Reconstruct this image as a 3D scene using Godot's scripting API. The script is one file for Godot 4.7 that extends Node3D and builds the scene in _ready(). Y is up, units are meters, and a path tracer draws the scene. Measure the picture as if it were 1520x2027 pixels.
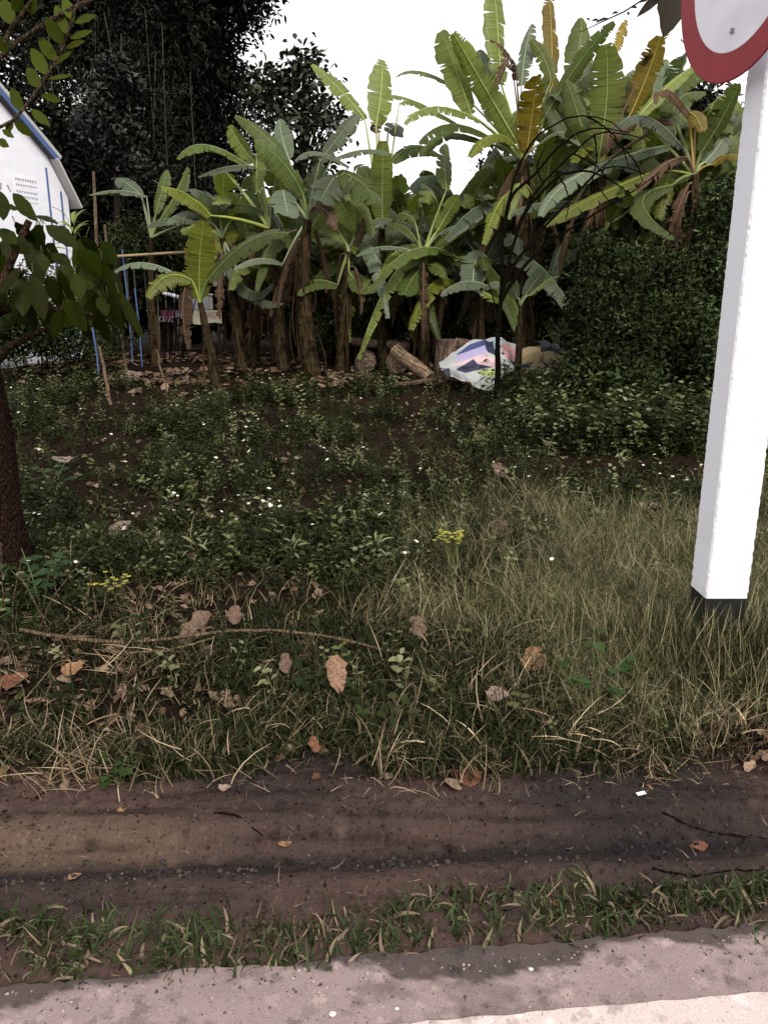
extends Node3D
# A weedy yard with a banana grove beside a road, seen from the road's edge.

const PLANTS := [["young banana plant with one upright yellow-edged leaf, standing alone in the weeds",[-2.579,0.279,-12.0],[-0.19,1.37,0.0],0.085,3,[[[-0.02,2.51,0.2],[-0.14,1.94,0.1],[-0.18,1.43,0.03],0.52,0.9,5],[[1.24,2.32,0.5],[0.6,2.2,0.25],[-0.04,1.69,0.07],0.33,0.55,0],[[-1.61,1.75,-0.2],[-1.1,1.95,-0.1],[-0.51,1.77,-0.03],0.24,0.2,4],[[-0.86,1.44,0.4],[-0.61,1.74,0.2],[-0.28,1.69,0.06],0.37,0.6,5],[[-0.38,0.69,0.15],[-0.43,1.37,0.07],[-0.28,1.8,0.02],0.28,0.9,3]]],["banana plant with long pale leaves arching over the young yellow-edged one",[-1.866,0.415,-14.6],[-0.19,2.55,0.0],0.12,8,[[[-1.56,3.56,0.8],[-1.17,3.85,0.4],[-0.49,3.57,0.12],0.34,0.25,0],[[-0.79,4.21,0.1],[-0.64,3.93,0.05],[-0.41,3.65,0.02],0.3,0.9,1],[[-0.3,3.09,0.5],[-0.33,3.51,0.25],[-0.33,3.8,0.07],0.32,1,1],[[-1.27,3.31,0.6],[-0.65,3.54,0.3],[-0.01,3.47,0.09],0.26,0.1,4],[[-1.04,3.08,-0.3],[-0.99,3.33,-0.15],[-0.93,3.49,-0.04],0.48,1,1],[[0.57,3.02,-0.5],[0.23,3.24,-0.25],[-0.07,3.07,-0.07],0.36,0.5,0],[[-1.98,3.2,0.3],[-1.57,3.08,0.15],[-1.21,2.76,0.04],0.36,0.5,5]]],["banana plant with thick dry-sheathed stem in the middle of the front clump",[-1.292,0.392,-14.1],[-0.03,2.65,0.0],0.15,26,[[[-0.8,3.78,0.5],[-0.42,3.55,0.25],[-0.08,3.05,0.07],0.46,0.75,0],[[-1.24,4.36,-0.3],[-0.73,4.01,-0.15],[-0.32,3.5,-0.04],0.33,0.55,0],[[-0.52,4.34,-0.5],[-0.44,3.97,-0.25],[-0.32,3.63,-0.07],0.33,0.95,4],[[0.86,4.36,-0.2],[0.61,4.08,-0.1],[0.21,3.59,-0.03],0.31,0.8,4],[[1.45,3.75,-0.3],[0.93,3.79,-0.15],[0.39,3.6,-0.04],0.25,0.2,4],[[-0.14,3.47,0.7],[0.17,3.67,0.35],[0.71,3.48,0.11],0.25,0.15,4],[[1.14,2.86,0.5],[0.97,3.16,0.25],[0.54,3.42,0.07],0.61,0.7,0],[[-0.25,2.61,0.9],[-0.34,2.86,0.45],[-0.42,3.11,0.13],0.48,1,4],[[0.25,2.88,0.6],[0.35,3.12,0.3],[0.47,3.34,0.09],0.55,1,4],[[0.46,2.43,0.6],[0.34,2.74,0.3],[0.1,2.86,0.09],0.29,0.8,3],[[-1.18,1.8,0.9],[-0.84,1.99,0.45],[-0.46,1.92,0.13],0.23,0.2,4],[[0.76,2.5,-0.2],[0.52,2.95,-0.1],[0.25,2.94,-0.03],0.48,0.8,1]]],["slim banana plant beside the dry-sheathed one with a rolled tan leaf",[-0.818,0.406,-14.4],[0.19,2.12,0.0],0.1,10,[[[0.46,2.68,0.1],[0.39,2.43,0.05],[0.28,2.24,0.02],0.16,0.7,3],[[-0.27,2.99,-0.3],[-0.08,2.64,-0.15],[0.12,2.29,-0.04],0.39,0.8,1],[[1.0,2.65,-0.3],[0.68,2.68,-0.15],[0.32,2.38,-0.04],0.29,0.3,4],[[-0.67,1.37,0.6],[-0.43,1.62,0.3],[-0.01,1.55,0.09],0.37,0.4,0],[[0.69,1.46,0.4],[0.39,1.58,0.2],[0.19,1.77,0.06],0.35,0.6,0]]],["tall slim banana plant with a broad upright leaf above the fallen logs",[0.019,0.428,-14.9],[-0.05,2.55,0.0],0.11,8,[[[-0.05,5.42,-0.4],[-0.07,4.86,-0.2],[-0.16,4.28,-0.06],0.46,1,1],[[-1.33,5.46,-0.8],[-0.78,4.91,-0.4],[-0.36,4.39,-0.12],0.3,0.7,1],[[-0.04,3.96,0.3],[-0.05,3.31,0.15],[-0.05,2.61,0.04],0.44,1,1],[[0.35,4.31,-0.5],[0.21,4.3,-0.25],[0.05,4.17,-0.07],0.4,0.9,4],[[-0.25,4.22,-0.2],[-0.18,4.29,-0.1],[-0.11,4.16,-0.03],0.26,0.9,3],[[1.01,3.88,-0.5],[0.53,3.97,-0.25],[0.12,3.68,-0.07],0.34,0.6,0],[[-0.58,3.69,-0.6],[-0.34,3.51,-0.3],[-0.13,3.01,-0.09],0.4,0.8,0],[[0.94,4.72,-1.2],[0.58,4.79,-0.6],[0.25,4.66,-0.18],0.22,0.3,1]]],["banana plant with a drooping grey-green leaf behind the short leaning log",[0.715,0.397,-14.2],[-0.04,2.07,0.0],0.1,10,[[[0.56,3.05,0.2],[0.4,2.81,0.1],[0.22,2.51,0.03],0.29,0.9,1],[[-1.19,2.06,0.5],[-0.7,2.23,0.25],[-0.13,2.13,0.07],0.23,0.1,4],[[-0.64,2.63,-0.2],[-0.38,2.59,-0.1],[-0.15,2.35,-0.03],0.25,0.5,0],[[0.67,2.54,0.2],[0.49,2.57,0.1],[0.25,2.46,0.03],0.21,0.3,4],[[0.41,4.04,-0.8],[0.35,3.61,-0.4],[0.37,3.19,-0.12],0.31,1,1],[[-0.37,1.42,0.6],[-0.26,1.64,0.3],[-0.09,1.86,0.09],0.42,0.9,0],[[0.33,1.72,0.3],[0.25,1.89,0.15],[0.04,1.94,0.04],0.33,0.7,0],[[-0.62,2.61,-0.4],[-0.45,2.8,-0.2],[-0.19,2.7,-0.06],0.29,0.5,1]]],["small banana plant with a pale split leaf behind the patchwork cloth",[1.734,0.351,-13.3],[-0.09,1.4,0.0],0.07,5,[[[-0.83,1.41,0.5],[-0.46,1.62,0.25],[-0.06,1.58,0.07],0.27,0.4,4],[[0.2,1.54,0.3],[0.09,1.63,0.15],[-0.08,1.53,0.04],0.25,0.3,4],[[0.07,1.3,0.3],[0.03,1.4,0.15],[-0.06,1.45,0.04],0.32,0.9,1],[[-0.09,2.16,-0.6],[-0.21,1.88,-0.3],[-0.25,1.5,-0.09],0.47,1,4]]],["little banana plant with short round leaves beside the patchwork cloth",[2.012,0.273,-11.9],[0.03,1.33,0.0],0.06,3,[[[0.33,1.82,0.1],[0.21,1.66,0.05],[0.08,1.46,0.02],0.21,0.9,4],[[-0.15,1.68,0.2],[-0.1,1.57,0.1],[-0.03,1.43,0.03],0.23,0.9,4],[[0.53,1.74,0.3],[0.39,1.69,0.15],[0.15,1.48,0.04],0.13,0.4,1]]],["huge banana plant with tall leaves rising highest against the white sky",[2.485,0.387,-14.0],[-0.15,3.58,0.0],0.19,34,[[[-1.58,5.44,0.2],[-1.35,4.98,0.1],[-1.05,4.27,0.03],0.49,0.9,1],[[-1.41,5.32,0.5],[-0.9,4.68,0.25],[-0.27,3.83,0.07],0.42,0.9,1],[[-0.69,6.48,-0.5],[-0.62,5.6,-0.25],[-0.55,4.74,-0.07],0.44,1,1],[[0.05,5.89,-0.9],[-0.11,5.36,-0.45],[-0.21,4.74,-0.13],0.3,1,4],[[0.3,6.48,-0.9],[0.3,5.66,-0.45],[0.3,4.74,-0.13],0.28,1,2],[[-2.28,4.97,-0.5],[-1.9,4.99,-0.25],[-1.32,4.71,-0.07],0.21,0.3,1],[[-2.47,4.75,-0.8],[-2.01,4.59,-0.4],[-1.26,4.16,-0.12],0.21,0.4,1],[[-2.16,4.01,0.6],[-1.65,4.33,0.3],[-0.9,4.16,0.09],0.3,0.35,1],[[-1.94,3.69,0.8],[-1.42,4.05,0.4],[-0.69,3.89,0.12],0.3,0.4,0],[[-0.73,4.55,0.7],[-0.48,5.0,0.35],[-0.33,4.76,0.11],0.25,0.9,3],[[-0.84,5.17,0.7],[-0.63,5.19,0.35],[-0.43,5.07,0.11],0.17,0.8,3],[[-0.09,4.7,0.6],[-0.08,4.3,0.3],[-0.11,3.7,0.09],0.47,1,2],[[-0.06,5.46,-0.3],[0.14,5.16,-0.15],[0.26,4.8,-0.04],0.25,0.9,1],[[0.82,5.89,-0.6],[0.75,5.39,-0.3],[0.6,4.81,-0.09],0.44,1,1],[[1.12,5.5,0.4],[0.68,5.03,0.2],[0.17,4.23,0.06],0.28,0.85,0],[[-0.89,5.4,-0.6],[-0.79,4.86,-0.3],[-0.67,4.2,-0.09],0.38,1,4],[[-1.14,3.47,0.9],[-0.73,3.88,0.45],[-0.35,3.81,0.13],0.27,0.5,5],[[0.65,3.67,0.7],[0.39,3.94,0.35],[0.12,3.82,0.11],0.28,0.3,4],[[-1.86,3.61,0.2],[-1.48,3.97,0.1],[-0.76,3.83,0.03],0.34,0.35,0]]],["huge banana plant with a broad upright green leaf and yellowing ones",[3.774,0.367,-13.6],[-0.26,3.44,0.0],0.18,34,[[[-0.36,5.13,0.3],[-0.25,4.45,0.15],[-0.28,3.62,0.04],0.57,1,1],[[0.5,5.27,0.2],[0.4,4.82,0.1],[0.19,4.22,0.03],0.41,0.95,2],[[0.33,5.03,0.35],[0.35,4.96,0.18],[0.32,4.83,0.05],0.22,0.9,3],[[0.1,5.65,-0.3],[-0.01,5.36,-0.15],[-0.13,5.08,-0.04],0.18,0.9,2],[[-0.83,4.75,-0.2],[-0.67,4.32,-0.1],[-0.43,3.67,-0.03],0.41,0.9,0],[[-1.1,4.68,-0.5],[-0.87,4.17,-0.25],[-0.54,3.6,-0.07],0.37,0.9,0],[[0.37,4.81,-0.4],[0.17,4.46,-0.2],[-0.03,3.83,-0.06],0.55,1,0],[[-0.3,3.54,0.7],[-0.08,4.04,0.35],[0.84,4.09,0.11],0.41,0.25,3],[[-1.36,2.57,1.0],[-0.66,3.25,0.5],[0.81,3.73,0.15],0.35,0.5,4],[[-0.82,3.98,0.3],[-0.61,3.71,0.15],[-0.36,3.51,0.04],0.41,0.9,0],[[-1.82,2.6,0.9],[-1.35,2.81,0.45],[-0.63,2.88,0.13],0.28,0.2,4],[[0.67,3.39,0.3],[0.29,3.64,0.15],[-0.04,3.57,0.04],0.35,0.6,0]]],["banana plant with curled brown and orange dead leaves behind the white post",[5.246,0.324,-12.8],[-0.47,3.24,0.0],0.17,40,[[[-0.05,4.43,0.3],[-0.19,3.99,0.15],[-0.4,3.56,0.04],0.42,0.9,0],[[-1.8,3.82,0.2],[-1.33,4.05,0.1],[-0.69,3.63,0.03],0.35,0.4,4],[[-1.29,4.12,0.5],[-1.04,4.36,0.25],[-0.56,3.97,0.07],0.23,0.6,3],[[-0.63,3.74,0.6],[-0.62,3.98,0.3],[-0.67,4.1,0.09],0.26,0.9,2],[[-1.53,2.91,0.7],[-1.05,3.33,0.35],[-0.65,3.48,0.11],0.31,0.7,3],[[-2.89,2.42,0.9],[-2.14,2.84,0.45],[-1.16,3.26,0.13],0.26,0.4,5],[[-0.42,4.9,-0.5],[-0.91,4.54,-0.25],[-1.38,4.06,-0.07],0.26,0.6,1],[[-0.34,4.45,-0.2],[-0.72,4.36,-0.1],[-0.87,4.1,-0.03],0.38,0.5,0],[[0.1,3.36,0.4],[-0.02,3.5,0.2],[-0.22,3.38,0.06],0.21,0.5,2],[[-0.99,2.25,0.9],[-1.37,2.79,0.45],[-0.83,3.08,0.13],0.38,0.5,0],[[-1.55,2.89,0.5],[-1.62,2.81,0.25],[-1.7,2.54,0.07],0.4,0.8,0],[[0.11,3.91,-0.3],[-0.08,3.67,-0.15],[-0.3,3.43,-0.04],0.35,0.9,4],[[0.44,4.26,-0.6],[0.06,4.34,-0.3],[-0.28,3.8,-0.09],0.33,0.8,1]]],["banana plant with a yellow-banded leaf near the house corner",[-4.542,0.452,-15.5],[0.11,2.42,0.0],0.085,2,[[[-0.88,3.14,0.3],[-0.42,3.24,0.15],[0.09,3.15,0.04],0.25,0.1,4],[[0.38,3.68,-0.4],[0.34,3.34,-0.2],[0.22,2.87,-0.06],0.25,0.9,0],[[-0.66,3.56,-0.6],[-0.38,3.43,-0.3],[-0.05,3.19,-0.09],0.32,0.5,4],[[0.18,2.57,0.5],[0.49,2.73,0.25],[1.06,2.7,0.07],0.27,0.2,4],[[0.8,3.71,-0.3],[0.61,3.24,-0.15],[0.32,2.78,-0.04],0.32,0.8,0]]],["leafy banana plant with grey-topped leaves behind the bamboo rail",[-2.712,0.428,-14.9],[-0.25,2.39,0.0],0.11,10,[[[-1.14,2.61,0.4],[-0.8,2.82,0.2],[-0.43,2.65,0.06],0.3,0.3,4],[[0.57,2.8,0.4],[0.09,2.95,0.2],[-0.26,2.77,0.06],0.32,0.4,0],[[0.23,2.44,0.2],[0.17,2.64,0.1],[-0.02,2.73,0.03],0.34,0.9,0],[[-0.65,3.03,-0.3],[-0.54,2.84,-0.15],[-0.39,2.57,-0.04],0.34,0.9,0],[[0.71,1.58,0.5],[0.26,1.45,0.25],[-0.17,1.95,0.07],0.34,0.4,4],[[0.91,1.23,0.7],[0.45,1.32,0.35],[0.1,1.59,0.11],0.3,0.3,4]]]]
const FILL := [[-3.16,-17.5,2.9],[-2.03,-17,3.2],[-0.68,-17.5,3.4],[0.34,-17.8,3.3],[1.25,-16.2,3.1],[1.86,-18,3.6],[2.45,-16.5,3.4],[3.46,-16.5,4.2],[4.25,-17.8,4.8],[5.43,-16.5,4.4],[5.7,-15.5,4.0],[7.04,-15.8,4.2],[1.16,-20,3.9],[-1.51,-19.5,3.3],[3.03,-18.8,4.5],[1.67,-15.2,2.3],[4.41,-15.2,3.0],[-1.61,-15.6,3.4],[-0.7,-15.4,3.0],[-2.62,-15.6,2.9],[0.99,-15.3,3.0],[1.88,-14.6,3.2],[2.85,-14.7,4.4],[3.68,-14.6,5.2],[4.46,-14.4,5.0],[3.3,-15.5,6.0],[4.88,-14,4.6],[5.03,-15,6.0],[5.64,-14.8,5.6],[3.67,-15.8,6.2],[4.75,-16,6.8],[6.49,-15,5.5],[-2.27,-16.0,2.3],[-0.21,-16.2,2.5],[2.42,-15.6,3.3],[3.58,-15.4,3.6],[4.78,-14.8,3.8],[5.13,-14.2,3.0],[6.03,-14.6,4.6],[0.65,-16.8,2.6],[-1.06,-16.4,2.4]]
const TREES := [["towering dark broadleaf tree overhanging the sky beside the house",24,[-5.72,-24.0],0.45,[[-4.556,10.085,-24,1.58,0.95,3,520],[-5.878,8.983,-24,1.74,1.74,3,900],[-5.076,8.359,-24,0.76,0.98,2,260],[-8.127,9.677,-25,2.3,1.97,3,1000],[-10.113,10.059,-25,1.97,1.48,3,420],[-6.275,7.326,-24.5,1.45,1.45,3,620],[-6.404,5.573,-24.5,1.77,1.61,3,800],[-7.238,11.555,-25,4.28,1.32,4,600]],0,[[-5.722,0.348,-24],[-5.623,4.262,-24],[-5.719,7.21,-24],[-5.851,9.354,-24]]],["small vine-draped tree with a grey-green rounded top",19.5,[-6.63,-19.5],0.12,[[-6.031,6.524,-19.5,0.51,0.54,0.7,330],[-6.37,5.734,-19.5,0.71,0.71,0.8,330],[-6.088,5.016,-19.7,0.71,0.78,0.8,300]],1,[[-6.597,0.583,-19.5],[-6.328,3.987,-19.5],[-6.036,6.472,-19.5]]],["thin grey-leaved tree with sky showing through its crown",26,[-5.19,-26.0],0.16,[[-4.39,8.165,-26,0.82,0.62,1.5,80],[-5.135,7.254,-26,0.86,1.03,1.5,150],[-4.058,6.97,-26,0.77,1.03,1.5,90],[-4.583,5.817,-26,1.03,0.86,1.5,130],[-5.89,6.397,-26,1.03,1.54,1.5,380]],1,[[-5.11,0.244,-26],[-4.954,4.783,-26],[-4.478,7.957,-26]]],["broad-leaved tree with a narrow leafy spire against the sky",23,[-2.45,-23.0],0.18,[[-2.103,7.774,-23,0.18,0.48,0.4,22],[-2.732,7.223,-23,0.64,0.57,1,34],[-1.92,6.914,-23,0.48,0.64,1,32],[-1.451,6.288,-23,0.42,0.7,1,28],[-2.489,6.225,-23,0.7,0.57,1,34],[-3.283,7.1,-23,0.39,0.48,1,20],[-1.675,5.459,-23,0.54,0.39,1,20]],2,[[-2.371,0.401,-23],[-2.29,4.416,-23],[-2.202,6.602,-23],[-2.081,8.077,-23]]],["dark bushy tree standing behind the house corner",21,[-8.52,-21.0],0.2,[[-7.787,5.006,-21,1.11,1.11,1.5,520],[-9.131,7.096,-22,1.3,0.87,1.5,110],[-7.924,3.686,-21,1.24,1.11,1.5,560],[-9.02,8.026,-22,1.16,0.87,1.5,80]],0,[[-8.457,0.505,-21],[-8.197,3.563,-21],[-8.131,6.508,-21]]],["low dark tree behind the banner-draped table",22,[-6.1,-22.0],0.2,[[-5.997,3.657,-22,1.59,1.16,1.5,800],[-6.938,2.219,-22,1.45,1.16,1.5,800],[-4.825,2.233,-22.5,1.48,1.18,1.5,800],[-3.916,3.44,-22.5,1.33,1.04,1.5,500]],0,[[-6.096,0.453,-22],[-5.929,3.657,-22]]],["low leafy tree closing the back of the grove",22.5,[-0.87,-22.5],0.2,[[-2.554,2.233,-22.5,1.78,1.33,1.5,800],[-0.566,2.505,-22.5,1.63,1.48,1.5,700],[1.419,2.233,-22.5,1.63,1.33,1.5,800],[-1.667,3.965,-22.5,1.18,0.89,1.5,260]],0,[[-0.87,0.427,-22.5],[-0.836,3.703,-22.5]]],["distant grey-leaved tree seen under the round sign",24,[8.66,-24.0],0.3,[[8.18,6.885,-24,1.11,0.63,2,220],[7.148,5.492,-24,1.42,1.42,2,500],[9.337,5.492,-24,1.58,1.58,2,500],[4.076,3.913,-22,1.74,1.3,2,700],[5.752,3.27,-22,1.59,1.45,2,700],[3.885,2.219,-22,1.59,1.3,2,700],[7.444,2.748,-22,1.88,1.88,2,700],[9.512,2.748,-22,1.45,1.88,2,500],[3.495,5.33,-23,0.91,0.45,1,60]],0,[[8.66,0.348,-24],[8.327,3.844,-24],[8.115,6.819,-24]]]]
const CULMS := [[-7.793,-20.5,7.27],[-7.572,-20.8,7.68],[-6.482,-20.2,7.81],[-6.106,-20.6,8.26],[-5.782,-20.3,7.53],[-5.468,-20.8,8.0],[-6.212,-20,6.81],[-4.781,-20.9,7.04],[-8.215,-20.9,8.03],[-7.28,-21,8.28],[-5.751,-21,8.49]]
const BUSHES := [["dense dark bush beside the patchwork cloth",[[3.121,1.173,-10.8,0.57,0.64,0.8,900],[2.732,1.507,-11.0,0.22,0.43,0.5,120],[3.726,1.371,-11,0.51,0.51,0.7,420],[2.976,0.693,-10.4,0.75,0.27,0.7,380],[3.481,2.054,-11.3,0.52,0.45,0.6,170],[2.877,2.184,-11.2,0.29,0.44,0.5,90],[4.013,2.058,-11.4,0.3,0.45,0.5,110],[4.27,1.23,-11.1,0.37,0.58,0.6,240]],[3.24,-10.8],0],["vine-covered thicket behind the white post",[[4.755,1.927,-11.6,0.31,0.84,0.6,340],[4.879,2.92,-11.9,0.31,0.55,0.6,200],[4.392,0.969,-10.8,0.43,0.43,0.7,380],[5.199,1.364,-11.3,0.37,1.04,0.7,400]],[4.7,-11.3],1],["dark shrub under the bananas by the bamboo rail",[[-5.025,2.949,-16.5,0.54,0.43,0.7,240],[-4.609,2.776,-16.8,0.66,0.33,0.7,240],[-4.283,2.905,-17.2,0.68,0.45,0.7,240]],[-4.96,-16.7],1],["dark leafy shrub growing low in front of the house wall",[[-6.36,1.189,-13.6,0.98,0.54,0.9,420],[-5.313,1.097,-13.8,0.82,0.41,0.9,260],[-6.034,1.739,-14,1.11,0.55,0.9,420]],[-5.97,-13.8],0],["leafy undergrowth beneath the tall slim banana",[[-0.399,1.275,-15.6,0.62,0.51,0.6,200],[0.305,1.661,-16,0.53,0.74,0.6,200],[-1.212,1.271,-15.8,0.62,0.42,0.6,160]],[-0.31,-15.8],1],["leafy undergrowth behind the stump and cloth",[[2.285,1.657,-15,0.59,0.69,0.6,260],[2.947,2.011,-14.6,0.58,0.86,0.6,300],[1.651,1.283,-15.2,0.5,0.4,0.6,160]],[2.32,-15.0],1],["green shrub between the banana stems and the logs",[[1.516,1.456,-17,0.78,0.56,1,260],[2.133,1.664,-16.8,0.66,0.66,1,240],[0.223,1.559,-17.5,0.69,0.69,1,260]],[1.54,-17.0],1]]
const BIGLEAVES := [[[-1.704,2.104,-3.768],[-1.571,1.978,-3.673],0.066],[[-1.643,2.018,-3.848],[-1.504,1.981,-3.765],0.034],[[-1.527,1.959,-3.683],[-1.381,1.873,-3.66],0.08],[[-1.559,1.875,-4.109],[-1.431,1.728,-4.181],0.123],[[-1.825,1.767,-4.033],[-1.8,1.557,-3.966],0.098],[[-1.776,1.781,-3.918],[-1.868,1.662,-3.865],0.064],[[-1.63,1.75,-3.736],[-1.566,1.547,-3.642],0.081],[[-1.496,1.633,-3.757],[-1.44,1.479,-3.86],0.097],[[-1.405,1.655,-4.064],[-1.38,1.462,-4.138],0.088],[[-1.343,1.665,-4.05],[-1.231,1.448,-3.977],0.066],[[-1.544,1.586,-3.805],[-1.616,1.443,-3.835],0.067],[[-1.553,1.732,-4.016],[-1.47,1.711,-4.101],0.082],[[-1.456,1.653,-4.09],[-1.393,1.566,-3.991],0.067],[[-1.829,2.073,-3.953],[-1.771,2.059,-3.994],0.035],[[-1.811,2.131,-3.903],[-1.777,1.998,-3.826],0.069],[[-1.645,1.856,-3.887],[-1.589,1.77,-3.788],0.058],[[-1.859,2.009,-4.117],[-1.819,1.899,-4.205],0.101],[[-1.848,1.967,-3.924],[-1.757,1.894,-3.876],0.069],[[-1.717,1.753,-4.104],[-1.689,1.631,-4.122],0.072],[[-1.526,1.935,-4.091],[-1.471,1.868,-4.175],0.061],[[-1.609,1.85,-3.904],[-1.509,1.803,-3.884],0.064],[[-1.817,1.923,-3.949],[-1.719,1.852,-3.933],0.08],[[-1.431,1.75,-3.731],[-1.401,1.637,-3.684],0.071],[[-1.615,1.975,-4.421],[-1.703,1.796,-4.412],0.078],[[-2.086,1.618,-4.48],[-2.118,1.458,-4.412],0.075],[[-1.915,1.718,-4.161],[-1.889,1.554,-4.029],0.098],[[-2.041,1.712,-4.207],[-2.009,1.582,-4.194],0.076],[[-2.435,1.755,-4.676],[-2.284,1.521,-4.531],0.102],[[-2.129,1.632,-4.472],[-2.113,1.468,-4.568],0.107],[[-2.178,1.981,-4.677],[-2.161,1.85,-4.626],0.087],[[-2.216,2.007,-4.274],[-2.224,1.811,-4.153],0.078],[[-1.414,1.772,-4.201],[-1.481,1.664,-4.254],0.065],[[-2.051,1.999,-4.173],[-2.054,1.874,-4.182],0.102],[[-1.635,1.826,-4.346],[-1.481,1.662,-4.207],0.075],[[-1.819,1.913,-4.119],[-1.716,1.721,-4.045],0.081],[[-1.965,1.93,-4.131],[-2.086,1.739,-4.259],0.067],[[-1.93,1.622,-4.575],[-1.987,1.39,-4.648],0.097],[[-1.982,2.022,-4.655],[-2.028,1.801,-4.606],0.109],[[-1.807,1.689,-4.493],[-1.8,1.475,-4.549],0.09],[[-2.243,1.653,-4.677],[-2.157,1.528,-4.728],0.113],[[-2.164,1.657,-4.136],[-2.194,1.447,-4.036],0.088],[[-1.657,1.777,-4.102],[-1.661,1.572,-4.229],0.07],[[-2.447,1.673,-4.627],[-2.55,1.455,-4.642],0.103],[[-1.617,1.905,-4.564],[-1.57,1.755,-4.556],0.107],[[-1.935,2.047,-4.619],[-2.049,1.868,-4.651],0.09],[[-2.29,1.9,-4.603],[-2.282,1.728,-4.701],0.069],[[-2.164,1.804,-4.24],[-2.193,1.61,-4.236],0.076],[[-1.484,1.921,-4.407],[-1.553,1.742,-4.388],0.103],[[-1.557,1.654,-4.281],[-1.685,1.439,-4.382],0.072],[[-1.876,1.698,-4.19],[-1.946,1.494,-4.188],0.07],[[-1.977,1.807,-4.287],[-1.903,1.62,-4.301],0.064],[[-2.001,1.745,-4.609],[-1.979,1.623,-4.566],0.08],[[-1.643,1.584,-4.288],[-1.662,1.391,-4.412],0.089],[[-1.967,1.656,-4.468],[-2.006,1.438,-4.45],0.1],[[-2.085,1.708,-4.15],[-2.062,1.533,-4.043],0.067],[[-1.583,1.912,-4.31],[-1.508,1.767,-4.347],0.088],[[-2.178,1.864,-4.296],[-2.057,1.738,-4.236],0.091],[[-2.363,2.047,-4.584],[-2.342,1.845,-4.72],0.103],[[-2.263,1.801,-4.556],[-2.337,1.62,-4.697],0.109],[[-2.325,1.773,-4.599],[-2.263,1.568,-4.54],0.096],[[-1.486,1.793,-4.286],[-1.438,1.584,-4.205],0.093],[[-2.016,1.774,-4.34],[-1.961,1.56,-4.436],0.081],[[-2.123,1.874,-4.516],[-2.239,1.744,-4.55],0.091],[[-2.159,1.64,-4.684],[-2.192,1.502,-4.831],0.073],[[-1.482,1.712,-4.233],[-1.556,1.598,-4.362],0.074],[[-1.666,1.65,-4.669],[-1.699,1.507,-4.568],0.083],[[-1.658,1.71,-4.415],[-1.611,1.488,-4.312],0.077],[[-2.355,2.052,-4.696],[-2.358,1.923,-4.632],0.073],[[-1.65,1.685,-4.627],[-1.618,1.485,-4.693],0.111],[[-1.76,1.741,-4.193],[-1.756,1.575,-4.296],0.083],[[-1.853,2.003,-4.335],[-1.949,1.802,-4.389],0.075],[[-1.659,1.857,-4.626],[-1.626,1.69,-4.482],0.07],[[-1.435,1.887,-4.239],[-1.508,1.689,-4.255],0.096],[[-1.973,1.741,-4.524],[-2.102,1.526,-4.65],0.11],[[-1.436,1.797,-4.164],[-1.377,1.601,-4.2],0.085],[[-1.438,1.829,-4.122],[-1.422,1.629,-4.162],0.085],[[-2.153,1.679,-4.475],[-2.093,1.532,-4.427],0.105],[[-1.669,1.611,-4.519],[-1.594,1.385,-4.551],0.096],[[-1.889,1.622,-4.399],[-1.918,1.503,-4.413],0.095],[[-1.894,1.949,-4.645],[-1.975,1.833,-4.704],0.104],[[-2.349,1.627,-4.606],[-2.297,1.447,-4.643],0.069],[[-1.678,2.001,-4.187],[-1.607,1.896,-4.145],0.081],[[-1.594,1.661,-4.463],[-1.471,1.518,-4.323],0.083],[[-2.04,1.628,-4.514],[-2.028,1.404,-4.601],0.08],[[-1.815,1.844,-4.659],[-1.849,1.728,-4.592],0.109],[[-1.697,1.837,-4.472],[-1.643,1.626,-4.399],0.08],[[-1.763,2.003,-4.179],[-1.839,1.878,-4.257],0.099],[[-2.404,1.624,-4.66],[-2.501,1.496,-4.71],0.079],[[-1.665,1.778,-4.694],[-1.707,1.62,-4.594],0.09],[[-2.146,1.685,-4.44],[-2.261,1.454,-4.489],0.079],[[-1.431,1.919,-4.116],[-1.382,1.805,-4.196],0.089],[[-2.286,1.975,-4.69],[-2.403,1.825,-4.722],0.085],[[-2.155,1.622,-4.671],[-2.251,1.478,-4.726],0.112]]
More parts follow.
